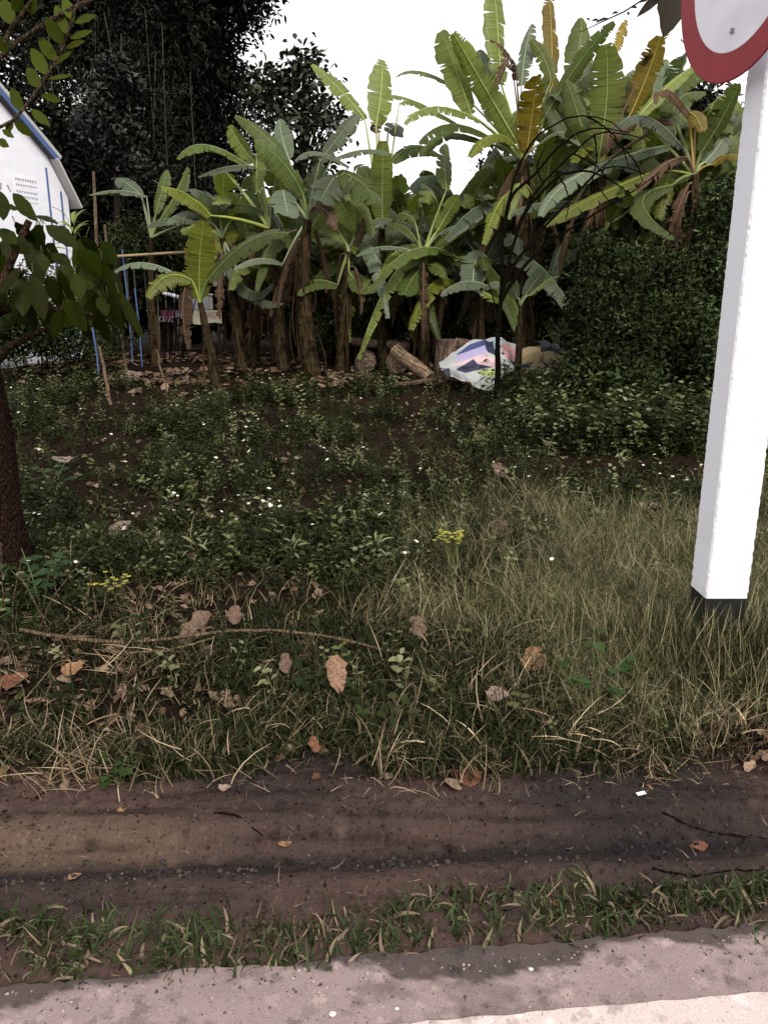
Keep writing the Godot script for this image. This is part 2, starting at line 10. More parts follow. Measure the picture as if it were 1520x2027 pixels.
const LEAFLETS := [[[-0.985,2.417,-2.7],[-1.04,2.522,-2.757],0.042],[[-1.003,2.389,-2.7],[-1.028,2.451,-2.647],0.042],[[-1.025,2.343,-2.7],[-1.1,2.428,-2.748],0.04],[[-1.06,2.303,-2.7],[-1.116,2.391,-2.725],0.044],[[-1.086,2.269,-2.7],[-1.135,2.333,-2.72],0.044],[[-1.152,2.199,-2.7],[-1.203,2.282,-2.741],0.04],[[-0.963,2.452,-2.7],[-0.877,2.458,-2.653],0.024],[[-0.98,2.408,-2.7],[-0.896,2.42,-2.664],0.02],[[-0.997,2.382,-2.7],[-0.92,2.39,-2.657],0.02],[[-1.042,2.332,-2.7],[-0.97,2.378,-2.697],0.016],[[-1.062,2.295,-2.7],[-0.983,2.308,-2.706],0.013],[[-1.088,2.25,-2.7],[-1.028,2.232,-2.705],0.024],[[-1.127,2.209,-2.7],[-1.064,2.157,-2.683],0.031],[[-1.186,2.175,-2.7],[-1.142,2.134,-2.729],0.031],[[-0.964,2.456,-2.7],[-1.003,2.536,-2.741],0.037],[[-1.155,2.445,-2.7],[-1.192,2.53,-2.731],0.051],[[-1.118,2.481,-2.7],[-1.124,2.503,-2.645],0.044],[[-1.182,2.367,-2.7],[-1.186,2.404,-2.658],0.037],[[-1.243,2.119,-2.7],[-1.195,2.092,-2.666],0.027],[[-1.226,2.149,-2.7],[-1.177,2.119,-2.669],0.02],[[-1.186,2.172,-2.7],[-1.219,2.142,-2.709],0.026],[[-1.097,2.472,-2.7],[-1.057,2.515,-2.663],0.033]]
const RACHIS := [[-0.939,2.519,-2.7],[-0.959,2.485,-2.7],[-0.995,2.405,-2.7],[-1.018,2.36,-2.7],[-1.053,2.319,-2.7],[-1.082,2.28,-2.7],[-1.12,2.237,-2.7],[-1.186,2.175,-2.7],[-1.267,2.14,-2.7]]
const WOODY := [[-0.812,2.575,-2.72],[-0.913,2.52,-2.72],[-1.044,2.465,-2.72],[-1.152,2.406,-2.72],[-1.215,2.36,-2.72],[-1.372,2.272,-2.72]]
const ROLL2 := [[-1.067,2.52,-2.68],[-1.11,2.474,-2.68],[-1.147,2.438,-2.68],[-1.18,2.39,-2.68]]
const ARCHES := [[[1.559,0.298,-10.6],[1.539,0.98,-10.6],[1.539,1.51,-10.6],[1.558,1.892,-10.6],[1.565,2.714,-10.6],[1.808,3.509,-10.6],[2.211,3.853,-10.6],[2.537,3.911,-10.6],[2.833,3.853,-10.6],[3.009,3.72,-10.6]],[[1.531,1.379,-10.6],[1.616,2.102,-10.6],[1.798,2.757,-10.6],[2.039,3.14,-10.6],[2.4,3.473,-10.6],[2.6,3.644,-10.6],[2.894,3.644,-10.6],[3.215,3.55,-10.6]],[[1.539,1.51,-10.6],[1.641,1.994,-10.6],[2.008,2.492,-10.6],[2.513,3.019,-10.6],[2.816,3.313,-10.6],[3.127,3.373,-10.6],[3.451,3.277,-10.6]],[[1.548,1.64,-10.6],[1.71,1.93,-10.6],[2.082,2.348,-10.6],[2.62,2.696,-10.6],[3.158,3.001,-10.6],[3.518,3.254,-10.6]],[[1.561,2.467,-10.6],[1.62,2.94,-10.6],[1.869,3.176,-10.6],[2.124,3.467,-10.6],[2.388,3.661,-10.6],[2.66,3.702,-10.6],[3.002,3.644,-10.6]],[[1.71,2.529,-10.6],[1.885,2.861,-10.6],[2.23,3.2,-10.6],[2.412,3.277,-10.6],[2.708,3.295,-10.6],[3.04,3.176,-10.6],[3.286,3.019,-10.6]],[[2.894,3.644,-10.6],[3.078,3.497,-10.6],[3.235,3.319,-10.6],[3.302,3.14,-10.6]],[[2.537,3.911,-10.6],[2.805,3.72,-10.6],[2.963,3.497,-10.6],[3.02,3.259,-10.6]],[[2.4,3.473,-10.6],[2.702,3.379,-10.6],[2.973,3.2,-10.6]],[[2.513,3.019,-10.6],[2.65,3.2,-10.6],[3.014,3.497,-10.6]],[[2.23,3.2,-10.6],[2.342,2.959,-10.6],[2.295,2.653,-10.6]],[[2.66,3.702,-10.6],[2.734,3.379,-10.6],[2.71,3.079,-10.6]],[[2.039,3.14,-10.6],[1.946,3.319,-10.6],[2.049,3.556,-10.6]],[[2.816,3.313,-10.6],[2.724,3.067,-10.6],[2.871,2.837,-10.6]],[[1.544,1.379,-10.6],[1.404,1.898,-10.6],[1.262,2.153,-10.6]]]
const FALLEN := [[[-0.202,0.0,-2.918],0.083,0.154,0,0.8,"large tan dry leaf standing on edge in the grass"],[[-1.873,0.001,-5.239],0.137,0.09,1,0.2,"pale pink-grey curled dry leaf lying on the weeds"],[[-0.911,0.0,-3.469],0.125,0.1,2,0.3,"broad brown dry leaf behind the long fallen twig"],[[-0.817,0.0,-3.296],0.098,0.048,2,0.1,"flat brown dry leaf under the long fallen twig"],[[0.675,0.0,-3.173],0.114,0.063,3,0.3,"square-edged tan dry leaf in the grass before the post"],[[0.462,0.0,-2.847],0.081,0.067,1,0.4,"grey-purple dry leaf folded in the grass"],[[0.293,0.0,-2.369],0.1,0.044,4,0.15,"reddish brown dry leaf at the edge of the mud"],[[-0.256,0.0,-2.488],0.04,0.036,4,0.2,"small orange-red dry leaf at the grass edge"],[[-0.544,0.0,-2.287],0.04,0.017,1,0.02,"tiny pink oval leaf flat on the mud"],[[-1.355,0.0,-3.066],0.103,0.04,3,0.2,"narrow orange dry leaf on the bare soil by the trunk"],[[-1.591,0.0,-3.011],0.105,0.055,4,0.1,"flat rust-brown dry leaf beside the trunk"],[[-1.222,0.0,-2.327],0.067,0.034,2,0.1,"crumpled pinkish brown leaf where straw meets the mud"],[[-1.346,0.0,-2.387],0.036,0.028,3,0.2,"orange dry leaf beside the straw tuft at the mud edge"],[[-0.898,0.0,-1.881],0.042,0.011,3,0.02,"slender orange leaf flat on the mud track"],[[-0.31,0.0,-2.036],0.038,0.012,3,0.02,"slender tan leaf on the middle of the mud track"],[[0.821,0.0,-1.662],0.029,0.015,4,0.1,"small orange leaf in the roadside grass strip"],[[-3.244,0.054,-7.662],0.209,0.081,1,0.1,"pale flat leaf on the open ground behind the trunk"],[[-0.882,0.058,-7.75],0.096,0.056,1,0.1,"small pale pink leaf among the white flowers"],[[-1.073,0.056,-7.706],0.182,0.066,2,0.1,"dark brown leaf beside a small pink one"],[[1.076,0.032,-7.01],0.157,0.111,2,0.3,"brown cupped leaf in the weeds below the cloth"],[[0.157,0.0,-3.44],0.107,0.122,2,0.5,"brown dry leaf half buried in the tall grass"],[[-0.432,0.0,-3.076],0.05,0.089,2,0.7,"narrow brown leaf standing in the grass beside a larger tan one"],[[-1.209,0.0,-4.605],0.074,0.073,2,0.4,"small brown leaf poking out of the weeds"],[[0.81,0.0,-5.215],0.117,0.082,2,0.3,"brown leaf caught in the tall dry grass"],[[2.066,0.006,-5.848],0.16,0.054,1,0.2,"pale strip of dry leaf behind the tall grass"],[[-0.754,0.0,-3.608],0.072,0.1,2,0.6,"brown upright leaf above the arched twig"],[[-0.862,0.0,-2.189],0.022,0.02,3,0.05,"round tan leaf by the weed tuft in the mud"],[[0.979,0.0,-2.036],0.043,0.019,4,0.05,"flat red-brown leaf pressed into the mud"],[[0.476,0.0,-1.773],0.02,0.01,3,0.05,"tiny tan leaf on the mud behind the grass strip"],[[1.179,0.118,-9.113],0.125,0.084,2,0.3,"brown leaf among weeds right below the cloth"],[[-4.208,0.337,-13.04],0.324,0.223,1,0.5,"pale crumpled leaf by the leaning stick"]]
const TWIGS := [["long arched pale twig lying across the grass",[[-1.75,0.0,-3.428],[-1.575,0.0,-3.383],[-1.255,0.0,-3.296],[-1.067,0.0,-3.301],[-0.934,0.0,-3.339],[-0.782,0.0,-3.417],[-0.59,0.0,-3.44],[-0.339,0.0,-3.383],[-0.167,0.0,-3.318],[0.0,0.0,-3.213],[0.159,0.0,-3.153]],0.009],["pale twig crossing under the long arched one",[[-1.144,0.0,-3.173],[-0.99,0.0,-3.193],[-0.85,0.0,-3.286],[-0.775,0.0,-3.383]],0.006],["dark thin twig lying on the mud",[[-0.552,0.0,-2.163],[-0.472,0.0,-2.132],[-0.381,0.0,-2.069]],0.003],["long dark stem trailing over the mud",[[0.906,0.0,-2.163],[1.005,0.0,-2.122],[1.103,0.0,-2.088],[1.219,0.0,-2.078]],0.003],["dark root-like twig along the wheel rut",[[0.781,0.0,-1.891],[0.894,0.0,-1.878],[0.999,0.0,-1.883],[1.12,0.0,-1.891]],0.003],["short dark stick by the straw at the mud edge",[[-1.177,0.0,-2.248],[-1.148,0.0,-2.287],[-1.117,0.0,-2.327]],0.003]]

var rng := RandomNumberGenerator.new()
var bumps := FastNoiseLite.new()
var patchy := FastNoiseLite.new()
var M := {}
var counts := {}
var T := {}

# ------------------------------------------------------------------ mesh helper
class MB:
	var v := PackedVector3Array()
	var n := PackedVector3Array()
	var uv := PackedVector2Array()
	var c := PackedColorArray()
	var i := PackedInt32Array()
	func vert(p: Vector3, nn: Vector3, u: Vector2, col: Color) -> int:
		v.append(p); n.append(nn); uv.append(u); c.append(col)
		return v.size() - 1
	func tri(a: int, b: int, d: int) -> void:
		# clockwise seen from the side the normals point to
		if (v[b] - v[a]).cross(v[d] - v[a]).dot(n[a] + n[b] + n[d]) > 0.0:
			i.append_array([a, d, b])
		else:
			i.append_array([a, b, d])
	func face(p: Array, col := Color.WHITE, hint := Vector3.ZERO) -> void:
		var nn: Vector3 = (p[1] - p[0]).cross(p[2] - p[0]).normalized()
		if hint != Vector3.ZERO and nn.dot(hint) < 0.0:
			nn = -nn
		var uvs := [Vector2(0, 0), Vector2(1, 0), Vector2(1, 1), Vector2(0, 1)]
		var at := v.size()
		for k in p.size():
			vert(p[k], nn, uvs[k % 4], col)
		for k in range(1, p.size() - 1):
			tri(at, at + k, at + k + 1)
	func box(b: Basis, o: Vector3, s: Vector3, col := Color.WHITE, bevel := 0.0) -> void:
		var h := s * 0.5
		if bevel <= 0.0:
			for ax in 3:
				for sg in [-1.0, 1.0]:
					var e := Vector3.ZERO; e[ax] = sg
					var f := Vector3.ZERO; f[(ax + 1) % 3] = 1.0
					var g := Vector3.ZERO; g[(ax + 2) % 3] = 1.0
					var q := []
					for k in [[-1, -1], [1, -1], [1, 1], [-1, 1]]:
						q.append(o + b * ((e + f * k[0] + g * k[1]) * h))
					face(q, col, b * e)
			return
		var corner := func(sx: float, sy: float, sz: float, ax: int) -> Vector3:
			var p := Vector3(sx * h.x, sy * h.y, sz * h.z)
			for k in 3:
				if k != ax:
					p[k] -= signf(p[k]) * bevel
			return o + b * p
		for ax in 3:
			for sg in [-1.0, 1.0]:
				var q := []
				for k in [[-1, -1], [1, -1], [1, 1], [-1, 1]]:
					var w := Vector3.ZERO
					w[ax] = sg; w[(ax + 1) % 3] = k[0]; w[(ax + 2) % 3] = k[1]
					q.append(corner.call(w.x, w.y, w.z, ax))
				var e := Vector3.ZERO; e[ax] = sg
				face(q, col, b * e)
		for ax in 3:
			for s1 in [-1.0, 1.0]:
				for s2 in [-1.0, 1.0]:
					var q := []
					var a1 := (ax + 1) % 3
					var a2 := (ax + 2) % 3
					for k in [[-1, a1], [1, a1], [1, a2], [-1, a2]]:
						var w := Vector3.ZERO
						w[ax] = k[0]; w[a1] = s1; w[a2] = s2
						var p: Vector3 = corner.call(w.x, w.y, w.z, k[1])
						q.append(p)
					var hint := Vector3.ZERO; hint[a1] = s1; hint[a2] = s2
					face(q, col, b * hint)
	func tube(pts: Array, rad: Array, sides := 6, col := Color.WHITE, cap := true, rough := 0.0, rg: RandomNumberGenerator = null) -> void:
		var ring := []
		var side := Vector3.ZERO
		var run := 0.0
		for k in pts.size():
			var t: Vector3 = (pts[mini(k + 1, pts.size() - 1)] - pts[maxi(k - 1, 0)]).normalized()
			if k == 0:
				side = t.cross(Vector3.UP if absf(t.y) < 0.9 else Vector3.RIGHT).normalized()
			else:
				side = (side - t * side.dot(t)).normalized()
				run += (pts[k] - pts[k - 1]).length()
			var up := t.cross(side)
			var ids := []
			for s in sides + 1:
				var a := TAU * s / sides
				var d := side * cos(a) + up * sin(a)
				var rr: float = rad[k]
				if rg and s < sides:
					rr *= 1.0 + rg.randf_range(-rough, rough)
				elif rg:
					rr = (v[ids[0]] - pts[k]).length()
				ids.append(vert(pts[k] + d * rr, d, Vector2(float(s) / sides, run), col))
			ring.append(ids)
		for k in range(1, pts.size()):
			for s in sides:
				tri(ring[k - 1][s], ring[k - 1][s + 1], ring[k][s + 1])
				tri(ring[k - 1][s], ring[k][s + 1], ring[k][s])
		if cap:
			for e in [0, pts.size() - 1]:
				var t: Vector3 = (pts[0] - pts[1]).normalized() if e == 0 else (pts[e] - pts[e - 1]).normalized()
				var m := vert(pts[e], t, Vector2(0.5, 0.5), col)
				var ids := []
				for s in sides + 1:
					ids.append(vert(v[ring[e][s]], t, Vector2(float(s) / sides, 0.1), col))
				for s in sides:
					tri(m, ids[s], ids[s + 1])
	func into(mesh: ArrayMesh, m: Material) -> ArrayMesh:
		if v.is_empty():
			return mesh
		var a := []
		a.resize(Mesh.ARRAY_MAX)
		a[Mesh.ARRAY_VERTEX] = v; a[Mesh.ARRAY_NORMAL] = n; a[Mesh.ARRAY_TEX_UV] = uv; a[Mesh.ARRAY_COLOR] = c; a[Mesh.ARRAY_INDEX] = i
		mesh.add_surface_from_arrays(Mesh.PRIMITIVE_TRIANGLES, a)
		mesh.surface_set_material(mesh.get_surface_count() - 1, m)
		return mesh
	func mesh(m: Material) -> ArrayMesh:
		return into(ArrayMesh.new(), m)

# ------------------------------------------------------------------ scene helpers
func v3(a) -> Vector3:
	return Vector3(a[0], a[1], a[2])

func numbered(called: String) -> String:
	var k: int = counts.get(called, 0)
	counts[called] = k + 1
	return called if k == 0 else "%s_%03d" % [called, k]

func meta(o: Node, label: String, category: String, group := "") -> void:
	o.set_meta("label", label)
	o.set_meta("category", category)
	if group:
		o.set_meta("group", group)

func thing(called: String, label: String, category: String, at := Vector3.ZERO, group := "") -> Node3D:
	var o := Node3D.new()
	o.name = numbered(called)
	add_child(o)
	o.position = at
	meta(o, label, category, group)
	return o

func part(called: String, mesh: Mesh, parent: Node3D, at := Vector3.ZERO) -> MeshInstance3D:
	var o := MeshInstance3D.new()
	o.name = called
	o.mesh = mesh
	parent.add_child(o, true)
	o.position = at
	return o

func solo(called: String, mesh: Mesh, label: String, category: String, at := Vector3.ZERO, group := "") -> MeshInstance3D:
	var o := MeshInstance3D.new()
	o.name = numbered(called)
	o.mesh = mesh
	add_child(o)
	o.position = at
	meta(o, label, category, group)
	return o

func many(called: String, mesh: Mesh, where: Array, cols: PackedColorArray, parent: Node3D) -> MultiMeshInstance3D:
	var mm := MultiMesh.new()
	mm.transform_format = MultiMesh.TRANSFORM_3D
	mm.use_colors = true
	mm.mesh = mesh
	mm.instance_count = where.size()
	for k in where.size():
		mm.set_instance_transform(k, where[k])
		mm.set_instance_color(k, cols[k])
	var o := MultiMeshInstance3D.new()
	o.multimesh = mm
	o.name = called if parent != self else numbered(called)
	parent.add_child(o, true)
	return o

func gy(x: float, z: float) -> float:
	var d := -z
	var edge := -z - 1.587 - 0.096 * x   # metres beyond the road edge
	if edge < 0.0:
		return -0.03
	var s := clampf((d - 5.0) / 13.0, 0.0, 1.0)
	var y := 0.5 * s * s * (3.0 - 2.0 * s)
	var amp := 0.006 if d < 2.4 else lerpf(0.012, 0.05, clampf((d - 2.4) / 8.0, 0.0, 1.0))
	y += bumps.get_noise_2d(x * 90.0, z * 90.0) * amp
	if d < 2.7:
		y += 0.013 * bumps.get_noise_2d(x * 220.0, z * 700.0) + 0.013 * bumps.get_noise_2d(x * 700.0 + 40.0, z * 2100.0)
	# wheel ruts run along the mud
	var across := d - 0.06 * x
	y -= 0.028 * exp(-pow((across - 2.02) / 0.085, 2.0))
	y += 0.016 * exp(-pow((across - 1.87 - 0.02 * sin(x * 5.0)) / 0.035, 2.0)) * clampf(0.6 + x * 0.5, 0.2, 1.0)
	y += 0.012 * exp(-pow((across - 2.16) / 0.06, 2.0))
	return y * clampf(edge / 0.12, 0.0, 1.0) - 0.03 * (1.0 - clampf(edge / 0.05, 0.0, 1.0))

func lin(r: float, g: float, b: float) -> Color:
	return Color(r, g, b).linear_to_srgb()

func noise_tex(called: String, fn: Callable, w := 512, h := 512, normal := 0.0) -> ImageTexture:
	var im := Image.create(w, h, false, Image.FORMAT_RGB8)
	for y in h:
		for x in w:
			im.set_pixel(x, y, fn.call(x, y))
	if normal > 0.0:
		im.bump_map_to_normal_map(normal)
	var t := ImageTexture.create_from_image(im)
	T[called] = t
	return t

func nt(freq: float, seed_: int, ramp: Array, size := 512, normal := false, octaves := 4, kind := FastNoiseLite.TYPE_SIMPLEX_SMOOTH) -> NoiseTexture2D:
	var f := FastNoiseLite.new()
	f.seed = seed_
	f.frequency = freq
	f.noise_type = kind
	f.fractal_octaves = octaves
	var t := NoiseTexture2D.new()
	t.width = size
	t.height = size
	t.seamless = size < 2048
	t.noise = f
	t.as_normal_map = normal
	t.bump_strength = 8.0
	if ramp.size():
		var g := Gradient.new()
		var offs := PackedFloat32Array()
		var cols := PackedColorArray()
		for q in ramp:
			offs.append(q[0]); cols.append(q[1])
		g.offsets = offs
		g.colors = cols
		t.color_ramp = g
	return t

func speckle(called: String, size: int, base: float, fine: float, blobs: int, r0: float, r1: float, depth: float, seed_: int) -> ImageTexture:
	# fine grain plus many small overlapping grains, wrapping at the edges
	var rg := RandomNumberGenerator.new()
	rg.seed = seed_
	var a := PackedFloat32Array()
	a.resize(size * size)
	for k in size * size:
		a[k] = base + fine * (rg.randf() - 0.5)
	for k in blobs:
		var cx := rg.randi() % size
		var cy := rg.randi() % size
		var r := lerpf(r0, r1, pow(rg.randf(), 3.0))
		var e := rg.randf_range(0.6, 1.6)
		var v := depth * rg.randf_range(-1.0, 0.75)
		var n := int(ceil(r * 1.5))
		for y in range(-n, n + 1):
			for x in range(-n, n + 1):
				var q := (x * x * e + y * y / e) / (r * r)
				if q < 1.0:
					var at := posmod(cy + y, size) * size + posmod(cx + x, size)
					a[at] += v * (1.0 - q)
	for k in blobs / 26:
		var cx := rg.randi() % size
		var cy := rg.randi() % size
		var r := rg.randf_range(6.0, 24.0)
		var v := depth * 0.42 * rg.randf_range(-1.0, 0.8)
		var n := int(ceil(r * 1.3))
		var ph := rg.randf_range(0.0, TAU)
		for y in range(-n, n + 1):
			for x in range(-n, n + 1):
				var ang := atan2(y, x)
				var q := (x * x + y * y) / (r * r * (1.0 + 0.45 * sin(ang * 3.0 + ph) + 0.3 * sin(ang * 7.0 + ph * 2.0)))
				if q < 1.0:
					a[posmod(cy + y, size) * size + posmod(cx + x, size)] += v * minf(1.0, 2.0 - 2.0 * q)
	var im := Image.create(size, size, false, Image.FORMAT_RGB8)
	for y in size:
		for x in size:
			var g := clampf(a[y * size + x], 0.15, 1.0)
			im.set_pixel(x, y, Color(g, g, g))
	T[called] = ImageTexture.create_from_image(im)
	return T[called]

func mat(called: String, col: Color, rough := 0.8, vertex := true) -> StandardMaterial3D:
	var m := StandardMaterial3D.new()
	m.resource_name = called
	m.albedo_color = col
	m.roughness = rough
	m.vertex_color_use_as_albedo = vertex
	m.metallic_specular = 0.35
	M[called] = m
	return m

# ------------------------------------------------------------------ plants
const LEAF_COLORS := [[0.116, 0.156, 0.040], [0.255, 0.305, 0.082], [0.38, 0.28, 0.040], [0.125, 0.080, 0.056], [0.190, 0.232, 0.158], [0.20, 0.24, 0.036]]

func banana_leaf(tip: Vector3, mid: Vector3, base: Vector3, crown: Vector3, width: float, facing: float, kind: int) -> ArrayMesh:
	var ctrl := mid * 2.0 - (base + tip) * 0.5
	var lc: Array = LEAF_COLORS[kind]
	var tone := rng.randf_range(0.62, 1.3)
	var col := Color(lc[0] * tone, lc[1] * tone, lc[2] * tone)
	var brown := Color(0.15, 0.085, 0.045)
	var orange := Color(0.38, 0.2, 0.03)
	var length := (mid - base).length() + (tip - mid).length()
	var segs := clampi(int(length * 20.0), 14, 46)
	var hint := Vector3.UP.lerp(Vector3(rng.randf_range(-0.5, 0.5), 0.15, 1.0), facing).normalized()
	var blade := MB.new()
	var rib := MB.new()
	var tear: float = [0.22, 0.26, 0.36, 0.5, 0.24, 0.32][kind] * rng.randf_range(0.3, 1.5)
	var point := func(t: float) -> Vector3:
		return base * (1 - t) * (1 - t) + ctrl * 2.0 * t * (1 - t) + tip * t * t
	var droop0 := lerpf(0.8, 0.28, facing) + rng.randf_range(-0.15, 0.3)
	if kind == 3:
		droop0 += 0.55
	for side_ in [-1.0, 1.0]:
		var side: float = side_
		var droop := droop0
		var gap_before := 0.0
		var shift := 0.0
		var shade := 1.0
		for k in segs:
			var t0 := float(k) / segs
			var t1 := float(k + 1) / segs
			var gap_after := 0.0
			if rng.randf() < tear and k < segs - 1:
				gap_after = rng.randf_range(0.15, 0.75 if kind != 3 else 0.95)
			var e0 := t0 + gap_before / segs + shift / segs
			var e1 := t1 - gap_after / segs + shift / segs
			var ids := []
			for q in [[t0, e0], [t1, e1]]:
				var t: float = q[0]
				var te: float = clampf(q[1], 0.0, 1.0)
				var p: Vector3 = point.call(t)
				var pe: Vector3 = point.call(te)
				var tan: Vector3 = (point.call(minf(t + 0.02, 1.0)) - point.call(maxf(t - 0.02, 0.0))).normalized()
				var nn := (hint - tan * hint.dot(tan)).normalized()
				var wv: Vector3 = nn.cross(tan).normalized() * side
				var prof := pow(maxf(sin(PI * clampf(te * 0.90 + 0.075, 0.0, 1.0)), 0.0), 0.55)
				var w := width * 0.53 * prof * (1.0 + 0.05 * sin(t * 37.0 + side * 2.0) + 0.12 * patchy.get_noise_2d(te * 500.0, width * 800.0 + side * 60.0))
				var a0 := droop * 0.55
				var a1 := droop
				var inner := p + (wv * cos(a0) - nn * sin(a0)) * w * 0.5
				var outer := pe + (wv * cos(a0) - nn * sin(a0)) * w * 0.5 + (wv * cos(a1) - nn * sin(a1)) * w * 0.5
				outer += tan * 0.10 * w
				var n0 := (nn * cos(a0 * 0.5) + wv * sin(a0 * 0.5)).normalized()
				var n1 := (nn * cos(a1) + wv * sin(a1)).normalized()
				var cc := Color(col.r * shade, col.g * shade, col.b * shade)
				var ce := cc
				if kind == 5 or kind == 2:
					var e := patchy.get_noise_2d(te * 300.0 + width * 900.0, side * 90.0 + tone * 500.0)
					ce = cc.lerp(orange, clampf(0.25 + e * 1.6, 0.0, 0.9))
					if e > 0.28:
						ce = brown
				elif kind == 1 or kind == 0:
					if patchy.get_noise_2d(te * 420.0 + width * 700.0, side * 70.0 + tone * 900.0) > 0.36:
						ce = cc.lerp(brown, 0.7)
				if kind == 3:
					var b := 1.0 + 0.5 * patchy.get_noise_2d(te * 800.0, tone * 400.0)
					cc = Color(col.r * b, col.g * b, col.b * b)
					ce = cc
				ids.append([blade.vert(p, nn, Vector2(t * length * 1.2, 0.0), cc), blade.vert(inner, n0, Vector2(t * length * 1.2, 0.5), cc), blade.vert(outer, n1, Vector2(te * length * 1.2, 1.0), ce)])
			for q in 2:
				blade.tri(ids[0][q], ids[1][q], ids[1][q + 1])
				blade.tri(ids[0][q], ids[1][q + 1], ids[0][q + 1])
			gap_before = 0.0
			if gap_after > 0.0:
				gap_before = rng.randf_range(0.0, 0.3)
				droop = droop0 + rng.randf_range(-0.22, 0.30) * (1.0 if kind != 3 else 2.2)
				shift = rng.randf_range(-0.3, 0.5) * (0.4 if kind != 3 else 1.4)
				shade = rng.randf_range(0.88, 1.12)
	var pts := []
	var rad := []
	for k in 4:
		pts.append(crown.lerp(base, k / 4.0) + Vector3(0, 0.04 * sin(k / 4.0 * PI), 0))
		rad.append(lerpf(0.034, 0.020, k / 4.0) * clampf(width * 3.0, 0.5, 1.1))
	for k in 9:
		var t := k / 8.0
		pts.append(point.call(t))
		rad.append(lerpf(0.013, 0.003, t) * clampf(width * 3.0, 0.5, 1.1))
	var rc := Color(col.r * 1.2, col.g * 1.15, col.b * (1.0 if kind == 4 else 1.5)) if kind != 3 else Color(0.16, 0.10, 0.06)
	if kind == 2:
		rc = Color(0.34, 0.26, 0.07)
	rib.tube(pts, rad, 5, rc)
	var out := ArrayMesh.new()
	blade.into(out, M.blade_dry if kind == 3 else M.blade)
	rib.into(out, M.stalk)
	return out

func pseudostem(o: Node3D, top: Vector3, r: float, strips: int) -> void:
	var b := MB.new()
	var pts := []
	var rad := []
	var bend := Vector3(rng.randf_range(-0.08, 0.08), 0, rng.randf_range(-0.08, 0.08)) * top.y * 0.5
	var at := func(t: float) -> Vector3:
		return Vector3(0, -0.08, 0).lerp(top, t) + bend * sin(t * PI)
	for k in 12:
		var t := k / 11.0
		pts.append(at.call(t))
		rad.append(r * lerpf(1.12, 0.5, pow(t, 1.4)) * (1.0 + 0.06 * sin(k * 2.3)))
	b.tube(pts, rad, 12, Color(0.062, 0.046, 0.027), true, 0.05, rng)
	part("pseudostem", b.mesh(M.bark_fibre), o)
	if strips <= 0:
		return
	var s := MB.new()
	for k in int(strips * 0.6):
		var t0 := rng.randf_range(0.3, 0.98)
		var t1 := maxf(t0 - rng.randf_range(0.15, 0.6) * minf(1.0, 1.6 / top.y + 0.2), 0.03)
		var az := rng.randf_range(0, TAU)
		var dir := Vector3(cos(az), 0, sin(az))
		var side := Vector3(-sin(az), 0, cos(az))
		var w := rng.randf_range(0.04, 0.11)
		var tone := rng.randf_range(0.5, 1.3)
		var col := Color(0.105 * tone, 0.068 * tone, 0.044 * tone)
		var flare := rng.randf_range(0.02, 0.22)
		var prev := []
		var tw := rng.randf_range(-1.2, 1.2)
		for q in 6:
			var u := q / 5.0
			var t := lerpf(t0, t1, u)
			var rr := r * lerpf(1.12, 0.5, pow(t, 1.4)) + 0.012 + flare * sin(u * PI * 0.75) * 0.7
			var p: Vector3 = at.call(t) + dir * rr
			var ss := side.rotated(Vector3.UP, tw * u)
			var ww := w * (1.0 - 0.75 * u * u) * 0.5
			var nn := dir.rotated(Vector3.UP, tw * u)
			var ids := [s.vert(p - ss * ww - nn * 0.01, (nn - ss * 0.5).normalized(), Vector2(0, u), col), s.vert(p, nn, Vector2(0.5, u), col), s.vert(p + ss * ww - nn * 0.01, (nn + ss * 0.5).normalized(), Vector2(1, u), col)]
			if q:
				for e in 2:
					s.tri(prev[e], prev[e + 1], ids[e + 1])
					s.tri(prev[e], ids[e + 1], ids[e])
			prev = ids
	part("dry_sheath", s.mesh(M.blade_dry), o)

func leaf_shape(b: MB, base: Vector3, tip: Vector3, width: float, nrm: Vector3, col: Color, fold := 0.25, sag := 0.12, rows := 7, widest := 0.45) -> void:
	var axis := tip - base
	var length := axis.length()
	var dir := axis / length
	var nn := (nrm - dir * nrm.dot(dir)).normalized()
	var side := nn.cross(dir).normalized()
	var prev := []
	for k in rows:
		var t := float(k) / (rows - 1)
		var w := width * 0.5 * pow(sin(PI * pow(clampf(t, 0.0, 1.0), log(0.5) / log(widest))), 0.8)
		w *= 1.0 + 0.06 * sin(t * 21.0 + width * 40.0)
		if k == 0 or k == rows - 1:
			w = width * 0.01
		var p := base + axis * t - nn * sag * length * (t - 0.4) * (t - 0.4) * 2.0
		var wave := 0.06 * width * sin(t * 17.0)
		var ids := []
		for s in [-1.0, 0.0, 1.0]:
			ids.append(b.vert(p + side * w * s + nn * (absf(s) * (w * fold + wave * w / maxf(width * 0.5, 0.001))), (nn - side * s * fold).normalized(), Vector2(0.5 + 0.5 * s * w / (width * 0.5), t), col))
		if k:
			for e in 2:
				b.tri(prev[e], prev[e + 1], ids[e + 1])
				b.tri(prev[e], ids[e + 1], ids[e])
		prev = ids

